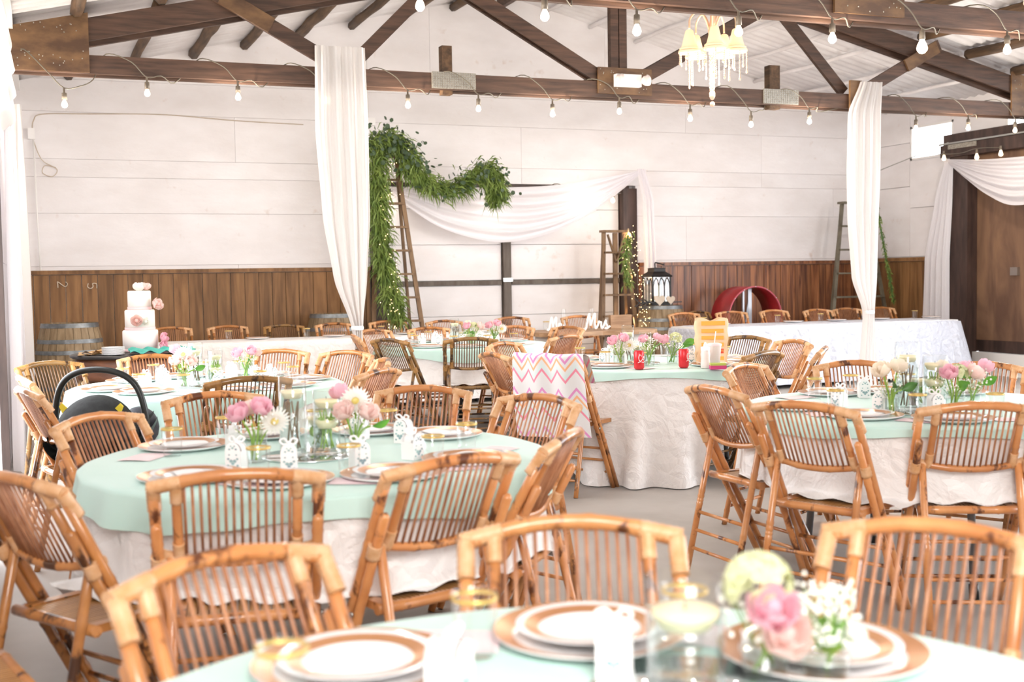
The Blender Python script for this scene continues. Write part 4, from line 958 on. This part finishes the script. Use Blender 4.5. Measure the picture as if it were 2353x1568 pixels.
# blanket over a chair back
bx, by, ba = 2.853, 6.595, math.radians(34)
def blan(u, v):
    yy = (u - .5) * .50; s = (v - .28) * .72; sag = .010 * math.sin(u * 14) 
    if abs(s) < .02: z = .865 + .006 * math.cos(s * 60); x = -.285 - s * .8
    elif s > 0: z = .865 - (s - .02) ; x = -.30 - .035 * (1 - (2 * u - 1) ** 2) + .08 * s + .014 * math.sin(u * 17 + s * 3)
    else: z = .865 + (s + .02); x = -.235 - .03 * (1 - (2 * u - 1) ** 2) + .012 * math.sin(u * 15) + .5 * (.865 - z)
    return (x - .012, yy * (1 + .1 * max(0, s)) + .02 * s * math.sin(9 * s), z - (.03 * u * max(0, s)) + sag * .3)
mb = MB().grid(blan, 40, 50); o_ = mb.build('baby_blanket', G['blanket'], None, (bx + .29 * math.cos(ba), by + .29 * math.sin(ba), 0)); o_.rotation_euler = (0, 0, ba)
uv = o_.data.uv_layers.new(name='UVMap')
for pl in o_.data.polygons:
    for li in pl.loop_indices: vi = o_.data.loops[li].vertex_index; uv.data[li].uv = ((vi % 41) / 40, (vi // 41) / 50)
tag(o_, 'white baby blanket with pink and orange zigzags over a chair back', 'blanket')
# dark cloth under the left chair of that table
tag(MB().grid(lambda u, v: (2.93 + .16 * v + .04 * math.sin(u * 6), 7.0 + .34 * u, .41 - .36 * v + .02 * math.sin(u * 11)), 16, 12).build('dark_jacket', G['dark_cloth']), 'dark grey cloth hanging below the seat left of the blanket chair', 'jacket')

# ------------------------------------------------------------------ infant car seat on a chair
t = thing('infant_car_seat', 'black infant car seat with carry handle resting on a bamboo chair', 'car seat', (.25, 6.13, .445), math.radians(60))
def shell(u, v):
    a = PI * u; 
    return (.32 * (v - .5) * 1.25, .20 * math.cos(a) * (1 + .12 * math.sin(PI * v)), .12 - .12 * math.sin(a) + .20 * (v - .3) ** 2 + .03 * math.sin(PI * v))
MB().grid(shell, 20, 14).build('shell', G['black_plastic'], t)
MB().grid(lambda u, v: ((v - .5) * .38, .185 * math.cos(PI * u) * (1.0), .14 - .09 * math.sin(PI * u) + .22 * (v - .3) ** 2 + .05 * math.sin(PI * v)), 18, 12).build('padding', G['black_fabric'], t)
MB().grid(lambda u, v: (-.02 - .22 * math.sin(v * PI / 2), .205 * math.cos(PI * u) * math.cos(v * PI / 2), .15 + .2 * math.sin(PI * u) * math.cos(v * PI / 2)), 20, 8).build('sun_canopy', G['black_fabric'], t)
MB().grid(lambda u, v: (-.02 - .22 * math.sin(v * PI / 2), .2 * math.cos(PI * u) * math.cos(v * PI / 2), .15 - .14 * math.sin(PI * u) * math.cos(v * PI / 2)), 20, 8).build('shell_back', G['black_plastic'], t)
MB().tube(bez([(.0, -.215, .10), (-.01, -.235, .25), (-.02, -.19, .40), (-.03, -.08, .465), (-.03, .08, .465), (-.02, .19, .40), (-.01, .235, .25), (0, .215, .10)], 6), .016, 10).build('carry_handle', G['black_plastic'], t)
MB().ball((.2, -.1, .16), .09, 12, 8, (1, 1.1, 1.2)).build('foot_cushion', G['grey_fabric'], t)
for s in (-1, 1): MB().prism([(s * .135, .235), (s * .165, .30), (s * .15, .315), (s * .105, .275)], -.10, -.092, Matrix(((0, 0, 1, 0), (1, 0, 0, 0), (0, 1, 0, 0), (0, 0, 0, 1)))).build('warning_label', G['yellow_tag'], t)

# ------------------------------------------------------------------ cake table
t = thing('cake_table', 'round wooden drum table with black top under the wedding cake', 'table', (.66, 10.0, 0))
MB().lathe([(0, .745), (.46, .745), (.475, .755), (.475, .768), (.46, .775), (0, .775)], 40).build('tabletop', G['black_top'], t)
MB().lathe([(0, .745), (.43, .745), (.445, .70), (.43, .64), (.45, .62), (.44, .58), (.36, .57), (.34, .1), (.4, .05), (.4, 0), (0, 0)], 32).build('drum_base', G['brown_cabinet'], t)
t = thing('wedding_cake', 'three-tier white wedding cake with sugar peonies', 'cake', (.735, 10.1, .777))
for r, z0, z1 in ((.14, .0, .175), (.118, .175, .34), (.092, .34, .495)):
    tier = MB().lathe([(0, z0), (r, z0), (r, z1 - .008), (r - .008, z1), (0, z1)], 36).build('cake_tier', G['cake_white'], t)
    MB().lathe([(r + .001, z0 + .002), (r + .003, z0 + .002), (r + .003, z0 + .024), (r + .001, z0 + .024)], 36).build('ribbon', G['ribbon_pink'], tier)
for k, (x, y, z, s, m_) in enumerate(((.0, -.02, .49, 1.5, 'petal_white'), (.05, -.03, .50, 1.2, 'rose_blush'), (.105, -.06, .37, 1.5, 'rose_blush'), (-.03, -.12, .245, 1.4, 'rose_blush'), (.03, -.125, .24, 1.0, 'petal_white'), (.15, -.06, .1, 1.3, 'rose_pink'), (.145, -.09, .04, 1.2, 'rose_pink'))):
    o_ = obj('sugar_flower', mm(('r', m_), lambda: rose(.03).mesh('rose', G[m_])), t); o_.matrix_local = aim((x, y, z), (x * 2, y * 3, .9 if z > .45 else .1), k) @ Matrix.Scale(s, 4)
t = thing('plate_stack', 'stack of small white plates beside the cake', 'plates', (.50, 9.72, .777))
for k in range(9): MB().lathe([(0, .0), (.06, 0), (.085, .006), (.088, .0075), (.085, .009), (.06, .003), (0, .003)], 28, (0, 0, k * .0068)).build('cake_plate', G['porcelain'], t)
tag(MB().grid(lambda u, v: (.62 + .5 * u, 9.62 + .26 * v + .03 * math.sin(9 * u), .782 + .012 * (1 + math.sin(26 * u + 6 * v)) + .02 * v), 40, 8).build('teal_runner', G['teal_cloth']), 'teal ruffled cloth at the front of the cake', 'cloth')
for k in range(7): tag(MB().grid(lambda u, v: ((u - .5) * .11, (v - .5) * .08, .004 + .012 * math.sin(u * 7 + k) * v), 8, 5).build('gold_napkin', G['gold_paper'], None, (.30 + .045 * (k % 4) + random.uniform(-.01, .01), 9.80 + .06 * (k // 4), .777 + .004 * k)), 'gold paper doily heaped left of the plate stack', 'napkin', 'gold doilies on the cake table').__setattr__('rotation_euler', (0, 0, k * .8))

# ------------------------------------------------------------------ barrels
def barrel(x, y, label, s=1):
    t = thing('wine_barrel', label, 'barrel', (x, y, 0), random.uniform(0, 6)); n = 24; H_ = .94
    rad = lambda z: (.27 + .075 * math.sin(PI * z / H_)) * s
    for k in range(n):
        a0, a1 = 2 * PI * k / n + .006, 2 * PI * (k + 1) / n - .006
        MB().grid(lambda u, v: (rad(v * H_) * math.cos(a0 + (a1 - a0) * u), rad(v * H_) * math.sin(a0 + (a1 - a0) * u), v * H_), 1, 10).build('stave', G['barrel_wood'], t)
    MB().lathe([(0, H_ - .03), (.265 * s, H_ - .03)], n).build('barrel_head', G['barrel_wood'], t)
    for z, h in ((.0, .045), (.16, .04), (.27, .04), (.63, .04), (.74, .04), (.895, .045)): MB().lathe([(rad(z) + .004, z), (rad(z + h) + .004, z + h)], 32).build('hoop', G['hoop'], t)
barrel(.25, 12.85, 'weathered wine barrel in the left corner behind the cake', 1.0); barrel(3.18, 13.72, 'wine barrel half hidden behind the left curtain'); barrel(7.42, 13.5, 'pale wine barrel under the black lantern')

# ------------------------------------------------------------------ lantern, arrow with hearts
t = thing('lantern', 'black metal lantern with arched panes and cream candle on the barrel', 'lantern', (7.36, 13.5, .945))
MB().box((0, 0, .02), (.3, .3, .04)).build('base', G['black_metal'], t)
for sx in (-1, 1):
    for sy in (-1, 1): MB().box((sx * .13, sy * .13, .2), (.018, .018, .34)).build('corner_post', G['black_metal'], t)
rf = MB().lathe([(.20, .36), (.215, .37), (.20, .385), (.12, .43), (.115, .47), (.13, .475), (0, .485)], 4, M=Matrix.Rotation(PI / 4, 4, 'Z'), smooth=False).build('roof', G['black_metal'], t)
MB().tube(bez([(-.02, 0, .48), (-.02, 0, .535), (.0, 0, .545), (.1, 0, .52), (.11, 0, .525)], 4), .009, 6).build('handle', G['black_metal'], t)
for k in range(4):
    M = Matrix.Rotation(k * PI / 2, 4, 'Z'); p = MB().box((0, -.13, .2), (.24, .003, .33), M).build('pane', G['clear_glass'], t); mb = MB()
    for x0, x1 in ((-.12, -.04), (-.04, .04), (.04, .12)):
        for a, b_ in ((x0, (x0 + x1) / 2), (x1, (x0 + x1) / 2)): mb.tube([M @ Vector(q) for q in ((a, -.135, .04), (a, -.135, .24), (a + (b_ - a) * .35, -.135, .31), (b_, -.135, .355))], .005, 5)
    mb.build('tracery', G['black_metal'], p)
MB().lathe([(0, .04), (.05, .04), (.05, .26), (.04, .265), (0, .255)], 20).build('candle', G['candle_wax'], t)
mb = MB()
for _ in range(60): mb.ball((random.uniform(-.11, .11), random.uniform(-.11, .11), random.uniform(.045, .075)), .015, 5, 3)
mb.build('pebbles', G['breath_white'], t)['kind'] = 'stuff'
t = thing('arrow_sign', 'dark arrow ornament with two pale wooden hearts before the lantern', 'ornament', (7.28, 13.26, .985))
MB().box((.0, 0, .0), (.62, .012, .014)).build('arrow_shaft', G['black_metal'], t)
for k in range(3):
    for s in (-1, 1): MB().bar((-.36 + k * .06, 0, s * .045), (-.29 + k * .06, 0, 0), .01, .03, (0, 1, 0)).build('arrow_feather', G['black_metal'], t)
def heart(sz): return [(sz * 16 * math.sin(q) ** 3 / 16, sz * (13 * math.cos(q) - 5 * math.cos(2 * q) - 2 * math.cos(3 * q) - math.cos(4 * q)) / 16) for q in [2 * PI * k / 28 for k in range(28)]]
for x, s, y in ((-.02, .075, -.02), (.13, .062, -.035)): MB().prism([(a + x, b_ + .03) for a, b_ in heart(s)], y - .006, y + .006, XZ).build('heart', G['heart_wood'], t)

# ------------------------------------------------------------------ red drum, ladders
t = thing('red_drum', 'large red metal ring drum standing before the brown boards', 'drum', (8.77, 13.62, .75), 0)
RX = Matrix.Rotation(PI / 2, 4, 'X')
MB().lathe([(.41, -.2), (.41, .24), (.402, .24), (.402, -.2), (.41, -.2)], 56, M=RX).build('rim_sheet', G['red_sheet'], t)
MB().lathe([(.398, .235), (.416, .235), (.416, .25), (.398, .25), (.398, .235)], 56, M=RX).build('front_edge', G['red_edge'], t)
for x in (-.05, .05): MB().box((x, -.02, .0), (.025 if x < 0 else .055, .03, .8)).build('support_post', G['grey_metal'], t)
MB().bar((-.04, -.02, -.25), (.04, -.02, .25), .02, .02, (0, 1, 0)).build('support_brace', G['grey_metal'], t)
for k in range(7): a = PI * (k + .5) / 7; MB().ball((.407 * math.cos(a), -.252, .407 * math.sin(a)), .009, 6, 4).build('rivet', G['silver'], t)
MB().box((0, 0, -.58), (.5, .36, .34)).build('stand_block', G['grey_timber'], t)
def ladder(name, label, bl, br, tl, tr, dyb, n, mat, th=.035, top=True):
    """bl, br, tl, tr: (x, y, z) corners of the front frame; rear frame set back dyb"""
    t = thing(name, label, 'ladder', bl); o0 = Vector(bl); V = lambda p: Vector(p) - o0
    bl, br, tl, tr = map(V, (bl, br, tl, tr))
    for a, b_ in ((bl, tl), (br, tr)): MB().bar(a, b_, .03, .05, (1, 0, 0)).build('rail', G[mat], t)
    for k in range(1, n + 1):
        q = k / (n + 1); MB().bar(bl.lerp(tl, q), br.lerp(tr, q), .1, .025).build('step', G[mat], t)
    off = Vector((0, dyb, 0))
    for a, b_ in ((bl, tl), (br, tr)): MB().bar(a.lerp(b_, 0) + off + Vector(((br.x - bl.x) * (.12 if a is bl else -.12), 0, 0)), b_, .025, .035, (1, 0, 0)).build('rear_rail', G[mat], t)
    if top: MB().bar(tl - Vector((.03, 0, 0)), tr + Vector((.03, 0, 0)), .14, .03).build('top_cap', G[mat], t)
    return t
ladder('step_ladder', 'tall wooden step ladder wrapped in greenery left of the swag', (3.55, 13.45, 0), (4.29, 13.45, 0), (3.73, 13.62, 2.78), (3.95, 13.62, 2.78), .4, 9, 'ladder_wood')
lr = ladder('step_ladder', 'small wooden step ladder with fairy lights right of the swag', (6.57, 13.5, 0), (7.16, 13.5, 0), (6.70, 13.68, 1.90), (6.98, 13.68, 1.90), .3, 6, 'ladder_wood')
MB().bar(Vector((.30, .2, 0)), Vector((.30, .2, 1.88)), .03, .06, (1, 0, 0)).build('centre_prop', G['ladder_wood'], lr)
for s in (-1, 1): MB().bar(Vector((.30 + s * .12, .17, 1.86)), Vector((.30, .17, 1.5)), .02, .03, (0, 1, 0)).build('prop_brace', G['ladder_wood'], lr)
ladder('step_ladder', 'grey step ladder standing behind the right hanging curtain', (9.95, 13.4, 0), (11.08, 13.4, 0), (10.44, 13.75, 2.3), (10.84, 13.75, 2.3), .25, 6, 'ladder_grey')

# ------------------------------------------------------------------ garlands
def garland(label, paths, seed, name='greenery_garland', euc=(), dens=420, blade=(.09, .2), rad=.11):
    rg = random.Random(seed); P0 = Vector(paths[0][0]); t = thing(name, label, 'garland', P0); bl = MB(); st = MB(); eu = MB()
    for pi, pth in enumerate(paths):
        C = [p - P0 for p in bez(pth, 8)]; st.tube(C, .012, 6); Ls = sum((b_ - a).length for a, b_ in zip(C, C[1:]))
        for _ in range(int(dens * Ls)):
            k = rg.uniform(0, len(C) - 1.001); i = int(k); c = C[i].lerp(C[i + 1], k - i); tg = (C[i + 1] - C[i]).normalized()
            d = Vector((rg.gauss(0, 1), rg.gauss(0, .8) - .35, rg.gauss(0, 1) - .35)); d = (d - tg * d.dot(tg) * .6 + tg * rg.uniform(.3, 1.6)).normalized()
            s = c + Vector((rg.gauss(0, rad * .35), rg.gauss(0, rad * .3), rg.gauss(0, rad * .35))); L = rg.uniform(*blade); wv = d.cross(Vector((rg.gauss(0, 1), rg.gauss(0, 1), rg.gauss(0, 1)))).normalized() * rg.uniform(.005, .010)
            m_ = s + d * L * .55; e_ = s + d * L + Vector((0, 0, -L * .3))
            bl.add([s - wv * .4, s + wv * .4, m_ + wv, m_ - wv, e_], [(0, 1, 2, 3), (3, 2, 4)], True)
        if pi in euc:
            for _ in range(int((300 if pi == 0 else 90) * Ls)):
                k = rg.uniform(0, len(C) - 1.001); i = int(k); c = C[i].lerp(C[i + 1], k - i) + Vector((rg.gauss(0, rad * .7), rg.gauss(0, rad * .5) - .06, rg.gauss(0, rad * .7))); r = rg.uniform(.018, .034)
                nrm = Vector((rg.gauss(0, 1), rg.gauss(-1, .6), rg.gauss(0, 1))).normalized(); x = nrm.orthogonal().normalized(); y = nrm.cross(x)
                eu.add([c + (x * math.cos(q * PI / 3) + y * math.sin(q * PI / 3)) * r for q in range(6)] + [c - nrm * .006], [(q, (q + 1) % 6, 6) for q in range(6)], True)
    st.build('garland_stem', G['leaf_dark'], t); bl.build('fern_blades', G['fern'], t)['kind'] = 'stuff'
    if eu.v: eu.build('eucalyptus_leaves', G['eucalyptus'], t)['kind'] = 'stuff'
    return t
gy = 13.4
garland('thick green garland draped over the tall ladder and curling across the swag', [
    [(3.55, gy, 2.86), (3.7, gy, 2.93), (3.85, gy, 2.94), (4.0, gy, 2.82), (4.09, gy, 2.66)],
    [(4.0, gy, 2.75), (4.14, gy, 2.54), (4.35, gy, 2.42), (4.65, gy, 2.42), (4.86, gy, 2.55), (5.0, gy, 2.62), (5.08, gy, 2.57), (5.13, gy, 2.4), (5.12, gy, 2.3)],
    [(3.68, gy, 2.85), (3.66, gy, 2.3), (3.68, gy, 1.8), (3.76, gy, 1.29), (3.87, gy, .86)]], 3, euc=(0, 1), dens=1900, blade=(.07, .17), rad=.15)
garland('small greenery garland hanging down the right ladder', [[(6.93, 13.45, 1.84), (6.88, 13.42, 1.5), (6.9, 13.42, 1.2)]], 5, dens=420, blade=(.05, .11), rad=.06)
garland('thin dark garland strand hanging on the grey ladder', [[(10.86, 13.55, 2.3), (10.93, 13.5, 1.8), (11.0, 13.45, 1.3), (11.06, 13.42, .9)]], 6, dens=260, blade=(.03, .06), rad=.03)
def fairy(label, path, n, spread, seed, loc):
    rg = random.Random(seed); t = thing('fairy_lights', label, 'fairy lights', loc); C = bez(path, 6); mb = MB(); cb = []
    for _ in range(n):
        k = (_ / n) * (len(C) - 1.001); i = int(k); c = C[i].lerp(C[i + 1], k - i) + Vector((rg.gauss(0, spread), rg.gauss(0, spread * .5) - .02, rg.gauss(0, spread))) - Vector(loc); mb.ball(c, .0048, 6, 4); cb.append(c)
    mb.build('led_bulbs', G['fairy'], t)['kind'] = 'stuff'; MB().tube(cb, .0012, 3, False).build('wire', G['cable'], t)
fairy('fairy lights twined down the small right ladder', [(6.93, 13.4, 1.88), (7.0, 13.38, 1.4), (7.08, 13.36, .9), (7.14, 13.36, .6)], 110, .06, 1, (6.93, 13.4, 1.9))
fairy('fairy lights down the greenery on the tall ladder', [(3.86, 13.3, 2.8), (3.76, 13.26, 2.0), (3.8, 13.26, 1.2), (3.78, 13.26, .7)], 60, .06, 2, (3.86, 13.3, 2.8))
for i, (x, z) in enumerate(((7.07, 1.85), (7.08, 1.31), (7.05, .74))):
    t = thing('globe_light', '%s warm glass globe light on the dark jamb by the small ladder' % ('top', 'middle', 'bottom')[i], 'lamp', (x, 13.72, z), 0, 'globe lights by the jamb')
    MB().ball((0, 0, 0), .042, 14, 9).build('globe', G['globe_warm'], t); MB().lathe([(.014, .035), (.016, .07), (.01, .09)], 10).build('socket', G['socket'], t)
    l = bpy.data.lights.new('globe_light', 'POINT'); l.energy = .6; l.color = (1, .68, .38); l.shadow_soft_size = .05; obj('globe_glow', l, None, (x, 13.62, z))

# ------------------------------------------------------------------ small things on the walls
t = thing('junction_box', 'small grey electrical box with cables high in the left corner', 'electrical box', (-.05, YB - .06, 2.98))
MB().box((0, 0, 0), (.07, .05, .12)).build('box', G['white_card'], t)
MB().tube([(.02, .02, -.05), (.03, .03, -1.0), (.06, .03, -2.0)], .009, 6).build('conduit', G['white_paint'], t)
MB().tube(bez([(.01, .03, .05), (.03, .03, .15), (.12, .03, .22), (.6, .03, .24), (1.4, .03, .26), (2.2, .03, .22), (3.0, .03, .2)], 6), .006, 5).build('wall_cable', G['heart_wood'], t)
MB().tube(bez([(.02, .03, -.06), (.06, .03, -.2), (.12, .03, -.3), (.25, .03, -.38), (.2, .03, -.46), (.1, .03, -.42), (.13, .03, -.34), (.24, .03, -.36)], 5), .005, 5).build('cable_coil', G['heart_wood'], t)
t = thing('switch_box', 'small grey switch box on the back wall right of the left curtain', 'electrical box', (3.77, YB - .05, 3.24)); MB().box((0, 0, 0), (.1, .05, .09)).build('box', G['white_card'], t)
MB().tube([(-.02, .02, .04), (-.03, .03, .9)], .005, 5).build('conduit', G['white_paint'], t)
tag(MB().tube([(10.95, 13.95, 2.68), (10.92, 12.2, 2.98)], .006, 5).build('guy_wire', G['steel']), 'thin steel cable running from the corner to the right door header', 'cable')
# coolers behind the right long table
for i, (m_, z, lab) in enumerate((('blue_plastic', .30, 'blue plastic tub behind the right long table chairs'), ('green_plastic', .74, 'lime green tub lid stacked on the blue tub'))):
    tag(MB().lathe([(.0, 0), (.24, 0), (.27, .3 if i == 0 else .05), (.28, .44 if i == 0 else .09), (0, .44 if i == 0 else .09)], 4, (0, 0, 0), Matrix.Rotation(PI / 4, 4, 'Z'), False).build('plastic_tub', G[m_], None, (9.55, 13.66, 0 if i == 0 else .442)), lab, 'tub')
